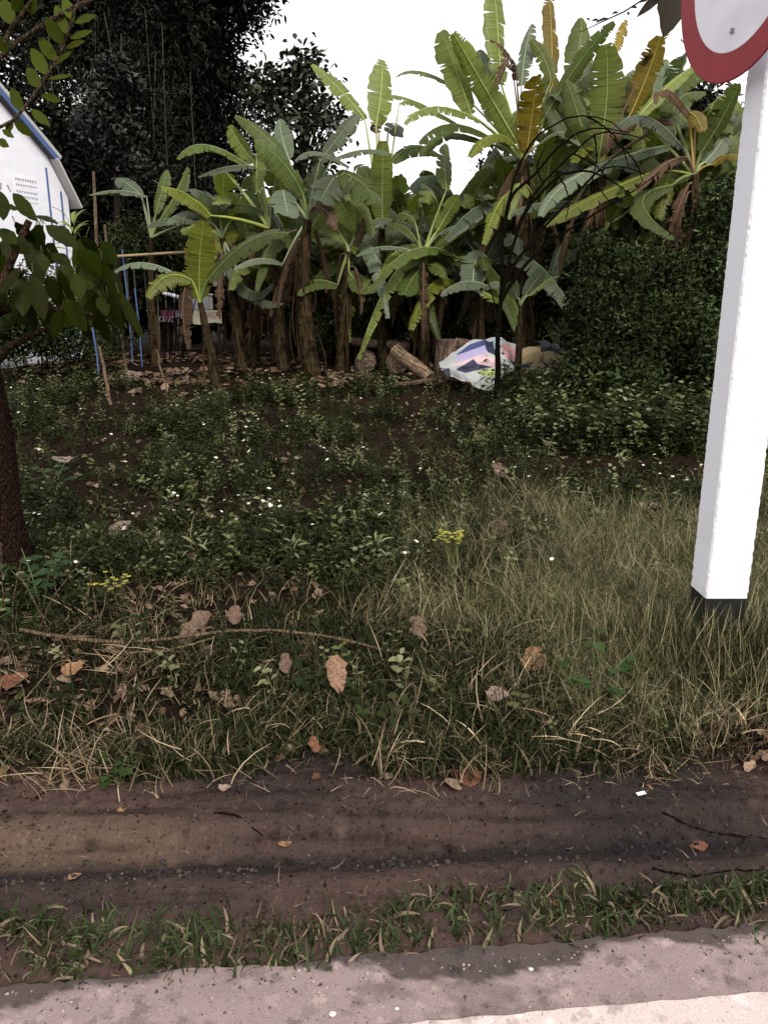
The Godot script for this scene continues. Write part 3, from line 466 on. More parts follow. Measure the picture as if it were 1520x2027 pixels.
func spray(count: int, size: float, spread: float, slim: float, seed_: int) -> ArrayMesh:
	var rg := RandomNumberGenerator.new()
	rg.seed = seed_
	var b := MB.new()
	for k in count:
		var p := Vector3(rg.randfn(0, 0.45), rg.randfn(0, 0.4), rg.randfn(0, 0.45)) * spread
		var d := Vector3(rg.randf_range(-1, 1), rg.randf_range(-0.9, 0.45), rg.randf_range(-1, 1)).normalized()
		var nn := Vector3(rg.randf_range(-0.7, 0.7), 1, rg.randf_range(-0.7, 0.7)).normalized()
		var tone := rg.randf_range(0.7, 1.35)
		leaf_shape(b, p, p + d * size * rg.randf_range(0.7, 1.25), size * slim, nn, Color(tone, tone, tone * rg.randf_range(0.8, 1.1)), 0.2, 0.1, 4)
	return b.mesh(M.tree_leaf)

func crown_fill(ells: Array, scale: float, base: Color, outward := 0.0) -> Array:
	var where := []
	var cols := PackedColorArray()
	for e in ells:
		var lump := FastNoiseLite.new()
		lump.seed = int(absf(e[0]) * 100.0)
		lump.frequency = 1.0
		var n: int = e[6]
		var tries := 0
		while n > 0 and tries < e[6] * 6:
			tries += 1
			var d := Vector3(rng.randfn(), rng.randfn(), rng.randfn()).normalized()
			var rr := pow(rng.randf(), 0.42) * (1.0 + 0.38 * lump.get_noise_3dv(d * 2.2))
			var p := Vector3(e[0], e[1], e[2]) + d * rr * Vector3(e[3], e[4], e[5])
			if lump.get_noise_3dv(p * 0.9) < -0.18:
				continue
			n -= 1
			if p.y < gy(p.x, p.z) + 0.08:
				continue
			var b := Basis.from_euler(Vector3(rng.randf_range(-0.6, 0.6), rng.randf_range(0, TAU), rng.randf_range(-0.6, 0.6)))
			where.append(Transform3D(b.scaled(Vector3.ONE * scale * rng.randf_range(0.75, 1.25)), p))
			var tone := exp(rng.randfn(0.0, 0.5)) * (1.0 + 0.5 * lump.get_noise_3dv(p * 0.5))
			cols.append(Color(base.r * tone, base.g * tone, base.b * tone * rng.randf_range(0.8, 1.15)))
	return [where, cols]

func grass_tuft(blades: int, h0: float, h1: float, width: float, lean: float, spread: float, palette: Array, seed_: int, rows := 4) -> ArrayMesh:
	var rg := RandomNumberGenerator.new()
	rg.seed = seed_
	var b := MB.new()
	for k in blades:
		var az := rg.randf_range(0, TAU)
		var dir := Vector3(cos(az), 0, sin(az))
		var h := rg.randf_range(h0, h1)
		var l := rg.randf_range(0.15, 1.0) * lean
		var p0 := Vector3(rg.randf_range(-1, 1), 0, rg.randf_range(-1, 1)) * spread
		var side := Vector3(-sin(az), 0, cos(az)).rotated(Vector3.UP, rg.randf_range(-0.8, 0.8))
		var col: Color = palette[rg.randi() % palette.size()]
		var tone := rg.randf_range(0.75, 1.3)
		col = Color(col.r * tone, col.g * tone, col.b * tone)
		var w := width * rg.randf_range(0.6, 1.3)
		var kink := rg.randf_range(-0.12, 0.12) * h
		var prev := []
		for q in rows + 1:
			var t := float(q) / rows
			var a := l * t
			var p := p0 + dir * h * (sin(a) * t * 0.9) + Vector3.UP * h * t * cos(a * 0.85) + side * kink * t * t - Vector3(0, 0.01, 0)
			var ww := w * 0.5 * (1.0 - pow(t, 2.2)) + 0.0003
			var nn := (dir * -cos(a) + Vector3.UP * (0.3 + sin(a))).normalized()
			var ids := [b.vert(p - side * ww, nn, Vector2(0, t), col), b.vert(p + side * ww, nn, Vector2(1, t), col)]
			if q:
				b.tri(prev[0], prev[1], ids[1])
				b.tri(prev[0], ids[1], ids[0])
			prev = ids
	return b.mesh(M.grass)

func sprig(leaves: int, size: float, height: float, seed_: int) -> ArrayMesh:
	var rg := RandomNumberGenerator.new()
	rg.seed = seed_
	var b := MB.new()
	var lean := Vector3(rg.randf_range(-0.4, 0.4), 1, rg.randf_range(-0.4, 0.4)) * height
	for k in leaves:
		var t := (k + 0.6) / leaves
		var az := k * 2.4 + rg.randf_range(-0.4, 0.4)
		var p := lean * t
		var d := Vector3(cos(az), rg.randf_range(-0.1, 0.45), sin(az)).normalized()
		var tone := rg.randf_range(0.7, 1.3)
		var s := size * rg.randf_range(0.7, 1.25)
		leaf_shape(b, p + d * size * 0.15, p + d * s, s * 0.52, Vector3(rg.randf_range(-0.3, 0.3), 1, rg.randf_range(-0.3, 0.3)), Color(tone, tone, tone * 0.95), 0.15, 0.15, 5)
	b.tube([Vector3(0, -0.02, 0), lean * 0.5, lean], [0.003, 0.002, 0.001], 3, Color(0.9, 0.9, 0.7), false)
	return b.mesh(M.leafy)

func spray_weed(seed_: int) -> ArrayMesh:
	var rg := RandomNumberGenerator.new()
	rg.seed = seed_
	var b := MB.new()
	for k in 15:
		var az := rg.randf_range(0, TAU)
		var p := Vector3(cos(az), 0, sin(az)) * rg.randf_range(0.0, 0.05) + Vector3(0, rg.randf_range(0.02, 0.24), 0)
		var d := Vector3(cos(az), rg.randf_range(-0.1, 0.9), sin(az)).normalized()
		var tone := rg.randf_range(0.6, 1.4)
		leaf_shape(b, p, p + d * rg.randf_range(0.05, 0.11), 0.016, Vector3(rg.randf_range(-0.4, 0.4), 1, rg.randf_range(-0.4, 0.4)), Color(tone, tone, tone * 0.9), 0.2, 0.3, 5, 0.4)
	b.tube([Vector3(0, -0.02, 0), Vector3(0.01, 0.14, 0), Vector3(0, 0.25, 0.02)], [0.003, 0.0025, 0.001], 3, Color(0.9, 0.8, 0.6), false)
	return b.mesh(M.leafy)

func dry_scrap(w: float, h: float, col: Color, seed_: int, curl := 0.8, m: Material = null) -> ArrayMesh:
	# a curled, crinkled dead leaf with thickness, lying in x-z
	var f := FastNoiseLite.new()
	f.seed = seed_
	f.frequency = 1.0
	var b := MB.new()
	var rows := 9
	var cols_ := 6
	var grid := []
	for k in rows:
		var t := float(k) / (rows - 1)
		var prof := pow(sin(PI * clampf(0.06 + t * 0.9, 0, 1)), 0.6) * (1.0 + 0.6 * f.get_noise_2d(t * 2.3, 3.0))
		var line := []
		var sway := 0.35 * f.get_noise_2d(t * 1.6, 21.0)
		for q in cols_:
			var s := (float(q) / (cols_ - 1)) * 2.0 - 1.0
			var ss := s * prof * (1.0 + 0.15 * f.get_noise_2d(t * 9.0 + s * 4.0, 7.0))
			var y := curl * (0.16 * w * ss * ss + 0.10 * h * pow(t - 0.5, 2.0) * 2.0) + 0.05 * w * f.get_noise_2d(t * 6.0, s * 5.0)
			line.append(Vector3((ss + sway) * w * 0.5, maxf(y, 0.0) + 0.003, (t - 0.5) * h))
		grid.append(line)
	for k in rows:
		for q in cols_:
			var du: Vector3 = grid[k][mini(q + 1, cols_ - 1)] - grid[k][maxi(q - 1, 0)]
			var dv: Vector3 = grid[mini(k + 1, rows - 1)][q] - grid[maxi(k - 1, 0)][q]
			var nn := dv.cross(du).normalized()
			if nn.y < 0:
				nn = -nn
			var tone := 1.0 + 0.4 * f.get_noise_2d(k * 1.7, q * 1.9)
			b.vert(grid[k][q], nn, Vector2(float(q) / cols_, float(k) / rows), Color(col.r * tone, col.g * tone, col.b * tone))
	for k in rows - 1:
		for q in cols_ - 1:
			var a := k * cols_ + q
			b.tri(a, a + 1, a + cols_ + 1)
			b.tri(a, a + cols_ + 1, a + cols_)
	return b.mesh(m if m else M.litter)

# ------------------------------------------------------------------ build
func _ready() -> void:
	rng.seed = 20240611
	bumps.seed = 5
	bumps.frequency = 0.02
	bumps.fractal_octaves = 4
	patchy.seed = 9
	patchy.frequency = 0.02
	patchy.fractal_octaves = 3
	build_camera_and_light()
	build_materials()
	build_ground()
	build_road()
	build_house()
	build_trees()
	build_bananas()
	build_yard_things()
	build_post_and_sign()
	build_roadside_tree()
	build_ground_cover()
	build_small_things()

func build_camera_and_light() -> void:
	var cam := Camera3D.new()
	cam.name = "camera"
	cam.fov = 67.4
	cam.near = 0.05
	cam.far = 400.0
	add_child(cam)
	cam.position = Vector3(0, 1.6, 0)
	cam.rotation_degrees = Vector3(-15, 0, 0)
	var sky_mat := ProceduralSkyMaterial.new()
	sky_mat.sky_top_color = Color(0.96, 0.955, 0.96)
	sky_mat.sky_horizon_color = Color(0.97, 0.96, 0.96)
	sky_mat.sky_curve = 0.2
	sky_mat.ground_bottom_color = Color(0.20, 0.17, 0.14)
	sky_mat.ground_horizon_color = Color(0.35, 0.32, 0.28)
	sky_mat.sun_angle_max = 0.0
	var sky := Sky.new()
	sky.sky_material = sky_mat
	var env := Environment.new()
	env.background_mode = Environment.BG_SKY
	env.sky = sky
	env.background_energy_multiplier = 0.72
	env.tonemap_mode = Environment.TONE_MAPPER_LINEAR
	env.tonemap_exposure = 2.1
	env.sdfgi_enabled = true
	env.ssao_enabled = true
	env.ssil_enabled = true
	var we := WorldEnvironment.new()
	we.name = "world_environment"
	we.environment = env
	add_child(we)
	var sun := DirectionalLight3D.new()
	sun.name = "sun"
	sun.light_energy = 0.5
	sun.light_angular_distance = 18.0
	sun.light_color = Color(1.0, 0.97, 0.93)
	sun.shadow_enabled = true
	add_child(sun)
	sun.look_at_from_position(Vector3(1.1, 2.7, 2.8), Vector3.ZERO, Vector3.UP)

func build_materials() -> void:
	var white := Color.WHITE
	mat("soil", white, 0.95).metallic_specular = 0.12
	M.soil.uv1_triplanar = true
	M.soil.uv1_world_triplanar = true
	M.soil.uv1_scale = Vector3(0.9, 0.9, 0.9)
	M.soil.uv1_offset = Vector3(0.13, 0.5, 0.37)
	M.soil.albedo_texture = speckle("soil_grain", 1024, 0.78, 0.16, 9000, 1.0, 6.5, 0.40, 3)
	M.soil.heightmap_enabled = true
	M.soil.heightmap_scale = 1.6
	M.soil.heightmap_texture = T.soil_grain
	mat("asphalt", white, 0.9)
	M.asphalt.uv1_triplanar = true
	M.asphalt.uv1_world_triplanar = true
	M.asphalt.uv1_scale = Vector3(0.9, 0.9, 0.9)
	M.asphalt.uv1_offset = Vector3(0.13, 0.5, 0.37)
	M.asphalt.albedo_texture = speckle("tar_grain", 1024, 0.84, 0.20, 14000, 0.8, 3.2, 0.34, 8)
	M.asphalt.heightmap_enabled = true
	M.asphalt.heightmap_scale = 0.5
	M.asphalt.heightmap_texture = T.tar_grain
	mat("road_paint", lin(0.74, 0.61, 0.58), 0.8, false)
	M.road_paint.uv1_triplanar = true
	M.road_paint.uv1_world_triplanar = true
	M.road_paint.uv1_scale = Vector3(0.9, 0.9, 0.9)
	M.road_paint.uv1_offset = Vector3(0.13, 0.5, 0.37)
	M.road_paint.albedo_texture = T.tar_grain
	# banana blade: ribbed across the leaf
	var stripe := FastNoiseLite.new()
	stripe.seed = 2
	stripe.frequency = 0.09
	stripe.fractal_octaves = 3
	noise_tex("veins", func(x, y):
		var a := 0.80 + 0.22 * stripe.get_noise_2d(x * 1.0 + y * 0.06, y * 0.02) + 0.05 * stripe.get_noise_2d(x * 5.0, 50.0)
		return Color(a, a, a * 0.97), 512, 128)
	noise_tex("veins_normal", func(x, y):
		var a := 0.5 + 0.5 * sin((x + y * 0.1) * TAU / 8.0) * 0.35 + 0.25 * stripe.get_noise_2d(x * 1.5, y * 0.05)
		return Color(a, a, a), 512, 128, 1.6)
	mat("blade", white, 0.42)
	M.blade.albedo_texture = T.veins
	M.blade.normal_enabled = true
	M.blade.normal_texture = T.veins_normal
	M.blade.normal_scale = 0.5
	M.blade.backlight_enabled = true
	M.blade.backlight = Color(0.82, 0.88, 0.42)
	mat("blade_dry", white, 0.9).metallic_specular = 0.15
	M.blade_dry.albedo_texture = T.veins
	M.blade_dry.backlight_enabled = true
	M.blade_dry.backlight = Color(0.35, 0.3, 0.25)
	mat("stalk", white, 0.5)
	var fib := FastNoiseLite.new()
	fib.seed = 31
	fib.frequency = 0.03
	fib.fractal_octaves = 4
	noise_tex("fibre", func(x, y):
		var a := 0.72 + 0.55 * fib.get_noise_2d(x * 2.2, y * 0.16) + 0.25 * fib.get_noise_2d(x * 0.4 + 90.0, y * 0.5)
		return Color(clampf(a, 0.15, 1), clampf(a * 0.97, 0.15, 1), clampf(a * 0.93, 0.1, 1)), 256, 512)
	mat("bark_fibre", white, 0.85).metallic_specular = 0.15
	M.bark_fibre.albedo_texture = T.fibre
	M.bark_fibre.heightmap_enabled = true
	M.bark_fibre.heightmap_scale = 1.5
	M.bark_fibre.heightmap_texture = T.fibre
	mat("bark", white, 0.95).metallic_specular = 0.1
	M.bark.uv1_triplanar = true
	M.bark.uv1_scale = Vector3(4, 1.6, 4)
	M.bark.albedo_texture = nt(0.035, 41, [[0.0, Color(0.25, 0.23, 0.22)], [0.45, Color(0.55, 0.52, 0.5)], [0.62, Color(0.8, 0.78, 0.76)], [1.0, Color(1, 1, 1)]], 512, false, 6)
	M.bark.heightmap_enabled = true
	M.bark.heightmap_scale = 3.0
	M.bark.heightmap_texture = nt(0.03, 42, [], 512, false, 5)
	mat("leafy", white, 0.6).metallic_specular = 0.17
	M.leafy.backlight_enabled = true
	M.leafy.backlight = Color(0.45, 0.55, 0.25)
	mat("tree_leaf", white, 0.6).metallic_specular = 0.15
	mat("big_leaf", white, 0.5).metallic_specular = 0.16
	noise_tex("side_veins", func(x, y):
		var u := absf(x - 63.5) / 64.0
		var ph := fposmod(y / 256.0 * 11.0 - u * 1.1, 1.0)
		var a := 0.82 + 0.1 * stripe.get_noise_2d(x * 0.8, y * 0.8)
		if ph < 0.07 or u < 0.03:
			a += 0.17
		return Color(a, a, a * 0.94), 128, 256)
	M.big_leaf.albedo_texture = T.side_veins
	M.big_leaf.backlight_enabled = true
	M.big_leaf.backlight = Color(0.45, 0.6, 0.2)
	M.big_leaf.heightmap_enabled = true
	M.big_leaf.heightmap_scale = 0.25
	M.big_leaf.heightmap_texture = T.side_veins
	mat("grass", white, 0.6).metallic_specular = 0.2
	mat("litter", white, 0.9).metallic_specular = 0.15
	M.litter.uv1_triplanar = true
	M.litter.uv1_scale = Vector3(6, 6, 6)
	M.litter.albedo_texture = nt(0.04, 51, [[0.0, Color(0.55, 0.5, 0.48)], [0.6, Color(0.95, 0.93, 0.9)], [1.0, Color(1, 1, 1)]], 256, false, 5)
	mat("petal", lin(0.55, 0.54, 0.46), 0.7)
	mat("whitewash", white, 0.7)
	M.whitewash.uv1_triplanar = true
	M.whitewash.uv1_scale = Vector3(1.6, 1.6, 1.6)
	M.whitewash.albedo_texture = nt(0.05, 61, [[0.0, Color(0.20, 0.18, 0.17)], [0.10, Color(0.45, 0.42, 0.40)], [0.14, Color(0.96, 0.96, 0.97)], [1.0, Color(1, 1, 1)]], 1024, false, 6)
	M.whitewash.heightmap_enabled = true
	M.whitewash.heightmap_scale = 0.10
	M.whitewash.heightmap_texture = nt(0.02, 62, [], 512, false, 6)
	mat("wall_paint", white, 0.85)
	M.wall_paint.uv1_triplanar = true
	M.wall_paint.uv1_scale = Vector3(0.4, 0.4, 0.4)
	M.wall_paint.albedo_texture = nt(0.02, 64, [[0.0, Color(0.93, 0.93, 0.94)], [1.0, Color(1, 1, 1)]], 512, false, 5)
	mat("sheet_metal", lin(0.42, 0.40, 0.40), 0.6, false)
	mat("blue_paint", lin(0.07, 0.115, 0.25), 0.7, false)
	mat("sign_red", lin(0.30, 0.020, 0.028), 0.42, false)
	M.sign_red.albedo_texture = nt(0.012, 71, [[0.0, Color(0.86, 0.84, 0.84)], [1.0, Color(1, 1, 1)]], 256)
	M.sign_red.uv1_triplanar = true
	mat("sign_white", lin(0.84, 0.83, 0.89), 0.30, false)
	M.sign_white.albedo_texture = nt(0.012, 72, [[0.0, Color(0.9, 0.9, 0.9)], [1.0, Color(1, 1, 1)]], 256)
	M.sign_white.uv1_triplanar = true
	mat("steel", lin(0.4, 0.4, 0.42), 0.35, false).metallic = 0.9
	mat("cloth", white, 0.9)
	mat("wood", white, 0.9)
	M.wood.albedo_texture = T.fibre
	M.wood.heightmap_enabled = true
	M.wood.heightmap_scale = 1.0
	M.wood.heightmap_texture = T.fibre
	mat("plain", white, 0.8)

func axis_steps(stops: Array) -> PackedFloat32Array:
	# [[from, step], ...] with the end last
	var a := PackedFloat32Array()
	for k in stops.size() - 1:
		var p: float = stops[k][0]
		while p < stops[k + 1][0] - 1e-5:
			a.append(p)
			p += stops[k][1]
	a.append(stops[-1][0])
	return a

func build_ground() -> void:
	var xs := axis_steps([[-120.0, 20.0], [-40.0, 4.0], [-12.0, 0.5], [-3.0, 0.12], [-1.8, 0.022], [1.8, 0.12], [3.0, 0.5], [12.0, 4.0], [40.0, 20.0], [120.0, 1.0]])
	var ds := axis_steps([[-40.0, 8.0], [0.0, 0.6], [1.2, 0.05], [1.5, 0.014], [2.6, 0.06], [6.0, 0.2], [24.0, 2.0], [40.0, 20.0], [200.0, 1.0]])
	var b := MB.new()
	for d in ds:
		for x in xs:
			var z: float = -d
			var h := gy(x, z)
			var nx := gy(x + 0.02, z) - gy(x - 0.02, z)
			var nz := gy(x, z + 0.02) - gy(x, z - 0.02)
			b.vert(Vector3(x, h, z), Vector3(-nx, 0.04, -nz).normalized(), Vector2(x, z), soil_color(x, d))
	var w := xs.size()
	for k in ds.size() - 1:
		for q in w - 1:
			var a := k * w + q
			b.tri(a, a + 1, a + w + 1)
			b.tri(a, a + w + 1, a + w)
	var o := MeshInstance3D.new()
	o.name = "ground"
	o.mesh = b.mesh(M.soil)
	o.set_meta("kind", "structure")
	add_child(o)

func soil_color(x: float, d: float) -> Color:
	var n := patchy.get_noise_2d(x * 30.0, d * 60.0)
	var n2 := patchy.get_noise_2d(x * 9.0 + 70.0, d * 26.0)
	var wet := Color(0.056, 0.044, 0.043)
	var clay := Color(0.118, 0.078, 0.067)
	var humus := Color(0.022, 0.015, 0.010)
	var c := wet.lerp(clay, clampf(0.42 + n * 1.2 + n2 * 0.9, 0.0, 1.0))
	# paler dry earth at the near left of the track
	var left := clampf((-x - 0.62 + n2 * 0.4) / 0.35, 0.0, 1.0) * clampf(1.0 - absf(d - 2.0) / 0.22, 0.0, 1.0)
	c = c.lerp(Color(0.20, 0.14, 0.10), left * clampf(0.8 + n, 0.0, 1.0))
	var streak := patchy.get_noise_2d(x * 22.0, d * 420.0) + 0.6 * patchy.get_noise_2d(x * 120.0, d * 700.0)
	c = c.lerp(Color(0.020, 0.016, 0.016), clampf(streak * 1.1 - 0.16, 0.0, 0.6))
	# dark damp band of the rut
	var across := d - 0.06 * x
	c = c.lerp(Color(0.030, 0.027, 0.028), 0.85 * exp(-pow((across - 1.98 + n2 * 0.06) / 0.06, 2.0)))
	if d > 2.35:
		c = c.lerp(humus.lerp(Color(0.040, 0.025, 0.018), clampf(n2 * 1.6 + 0.3, 0.0, 1.0)), clampf((d - 2.35) / 0.25 + n, 0.0, 1.0))
	return c

func build_road() -> void:
	var b := MB.new()
	var xs := axis_steps([[-60.0, 6.0], [-2.4, 0.02], [2.4, 6.0], [60.0, 1.0]])
	var prev := []
	for x in xs:
		var ragged := 0.0
		if absf(x) < 2.5:
			ragged = 0.028 * bumps.get_noise_2d(x * 70.0, 7.0) + 0.012 * bumps.get_noise_2d(x * 500.0, 31.0) + 0.008 * bumps.get_noise_2d(x * 1700.0, 90.0)
		var edge := -1.587 - 0.096 * x - 0.02 + ragged
		var ids := []
		for q in 30:
			var off: float = q * 0.011 if q < 27 else [0.5, 2.0, 8.0][q - 27]
			var z := edge + off
			# soil washed over the tarmac
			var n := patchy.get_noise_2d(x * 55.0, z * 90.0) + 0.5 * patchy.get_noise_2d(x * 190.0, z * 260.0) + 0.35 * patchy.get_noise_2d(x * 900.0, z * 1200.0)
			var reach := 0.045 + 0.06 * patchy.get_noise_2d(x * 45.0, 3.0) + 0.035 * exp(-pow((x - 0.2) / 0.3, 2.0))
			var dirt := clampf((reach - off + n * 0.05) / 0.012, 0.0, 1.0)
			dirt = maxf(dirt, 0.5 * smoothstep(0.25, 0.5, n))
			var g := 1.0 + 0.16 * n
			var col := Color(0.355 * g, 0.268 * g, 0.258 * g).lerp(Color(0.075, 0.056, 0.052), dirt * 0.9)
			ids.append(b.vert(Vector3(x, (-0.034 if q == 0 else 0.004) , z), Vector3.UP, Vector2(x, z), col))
		if prev.size():
			for q in 29:
				b.tri(prev[q], ids[q], ids[q + 1])
				b.tri(prev[q], ids[q + 1], prev[q + 1])
		prev = ids
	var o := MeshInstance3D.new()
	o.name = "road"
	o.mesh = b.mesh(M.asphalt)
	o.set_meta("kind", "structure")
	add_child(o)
	var l := MB.new()
	prev = []
	for x in xs:
		var rag := 0.006 * bumps.get_noise_2d(x * 500.0, 77.0) if absf(x) < 2.5 else 0.0
		var z0 := -1.396 - 0.095 * x + rag
		var ids := [l.vert(Vector3(x, 0.0085, z0), Vector3.UP, Vector2(x, 0), Color.WHITE), l.vert(Vector3(x, 0.0085, z0 + 0.15), Vector3.UP, Vector2(x, 1), Color.WHITE)]
		if prev.size():
			l.tri(prev[0], ids[0], ids[1])
			l.tri(prev[0], ids[1], prev[1])
		prev = ids
	var p := MeshInstance3D.new()
	p.name = "road_marking"
	p.mesh = l.mesh(M.road_paint)
	p.set_meta("kind", "structure")
	add_child(p)

func build_house() -> void:
	var u := Vector3(0.358, 0, -0.934)      # along the gable wall, away from the road
	var out := Vector3(0.934, 0, 0.358)     # out of the gable wall
	var p0 := Vector3(-7.13, 0, -15.6)
	var h := thing("house", "white house with blue trim and a steep gable roof behind the trees", "house", p0)
	var at := func(s: float, y: float, o: float) -> Vector3:
		return u * s + Vector3(0, y, 0) + out * o
	var w := MB.new()
	var poly := [[-5.2, 0.2], [1.60, 0.2], [1.60, 3.77], [1.12, 4.50], [-2.2, 6.95], [-5.2, 4.7]]
	var f := []
	var k := []
	for q in poly:
		f.append(at.call(q[0], q[1], 0.0))
		k.append(at.call(q[0], q[1], -7.0))
	var wc := Color(0.86, 0.87, 0.93)
	for q in [[[-5.2, 0.2], [1.60, 0.2], [1.60, 3.57], [-5.2, 3.57]], [[-5.2, 3.57], [0.22, 3.57], [0.22, 4.01], [-5.2, 4.01]], [[0.78, 3.57], [1.60, 3.57], [1.60, 3.77], [1.443, 4.01], [0.78, 4.01]], [[-5.2, 4.01], [1.443, 4.01], [1.12, 4.50], [-2.2, 6.95], [-5.2, 4.7]]]:
		var pf := []
		for e in q:
			pf.append(at.call(e[0], e[1], 0.0))
		w.face(pf, wc, out)
	# the vent opening leads into an unlit loft
	var ho := [[0.22, 3.57], [0.78, 3.57], [0.78, 4.01], [0.22, 4.01]]
	for q in 4:
		var a: Array = ho[q]
		var e: Array = ho[(q + 1) % 4]
		w.face([at.call(a[0], a[1], 0.0), at.call(e[0], e[1], 0.0), at.call(e[0], e[1], -1.2), at.call(a[0], a[1], -1.2)], wc, at.call(0.5, 3.79, 0.0) - (at.call(a[0], a[1], 0.0) + at.call(e[0], e[1], 0.0)) * 0.5)
	w.face([at.call(0.22, 3.57, -1.2), at.call(0.78, 3.57, -1.2), at.call(0.78, 4.01, -1.2), at.call(0.22, 4.01, -1.2)], wc, out)
	w.face(k, wc, -out)
	for q in 6:
		var e := (q + 1) % 6
		var mid: Vector3 = (f[q] + f[e]) * 0.5
		w.face([f[q], f[e], k[e], k[q]], wc, mid - at.call(-1.0, 3.0, 0.0))
	part("wall", w.mesh(M.wall_paint), h)
	var slope := Vector2(3.55, -2.65).normalized()
	for side in 2:
		var dir: Vector3 = (u * slope.x + Vector3.UP * slope.y) if side == 0 else (-u * slope.x + Vector3.UP * slope.y)
		var nrm: Vector3 = (u * -slope.y + Vector3.UP * slope.x) if side == 0 else (-u * -slope.y + Vector3.UP * slope.x)
		var bs := Basis(dir, nrm, dir.cross(nrm))
		var apex: Vector3 = at.call(-2.2, 7.06, 0.0)
		var length := 4.42
		var r := MB.new()
		r.box(bs, apex + dir * length * 0.5 + nrm * 0.10 + out * -3.78, Vector3(length, 0.09, 7.8), Color.WHITE, 0.01)
		var rf := part("roof", r.mesh(M.sheet_metal), h)
		var fa := MB.new()
		fa.box(bs, apex + dir * (length * 0.5 - 0.02) + nrm * -0.01 + out * 0.135, Vector3(length - 0.02, 0.11, 0.03), Color.WHITE, 0.004)
		part("fascia", fa.mesh(M.blue_paint), rf)
	# the lower edge of the side roof
	var lean := MB.new()
	var d2: Vector3 = (at.call(1.72, 3.56, 0.0) - at.call(1.16, 4.42, 0.0))
	var dd := d2.normalized()
	var n2: Vector3 = dd.cross(out).normalized()
	lean.box(Basis(dd, n2, out), (at.call(1.72, 3.56, 0.0) + at.call(1.16, 4.42, 0.0)) * 0.5 + n2 * -0.06 + out * -3.3, Vector3(d2.length(), 0.05, 7.0), Color.WHITE, 0.0)
	part("side_roof", lean.mesh(M.sheet_metal), h)
	for s in [[1.06, 4.3], [1.40, 3.9]]:
		var tr := MB.new()
		tr.box(Basis(u, Vector3.UP, -out), at.call(s[0], s[1] * 0.5 + 0.1, 0.012), Vector3(0.03, s[1] - 0.25, 0.03), Color.WHITE, 0.004)
		part("blue_trim", tr.mesh(M.blue_paint), h)
	var vent := Node3D.new()
	vent.name = "vent_block_panel"
	h.add_child(vent)
	var bars := MB.new()
	for q in 10:
		bars.box(Basis(u, Vector3.UP, -out), at.call(0.50 - 0.27 + q * 0.06, 3.79, -0.02), Vector3(0.024, 0.43, 0.05), wc)
	for q in 5:
		bars.box(Basis(u, Vector3.UP, -out), at.call(0.50, 3.79 - 0.205 + q * 0.1025, -0.022), Vector3(0.55, 0.042 if q != 2 else 0.075, 0.060), wc)
	part("lattice", bars.mesh(M.wall_paint), vent)

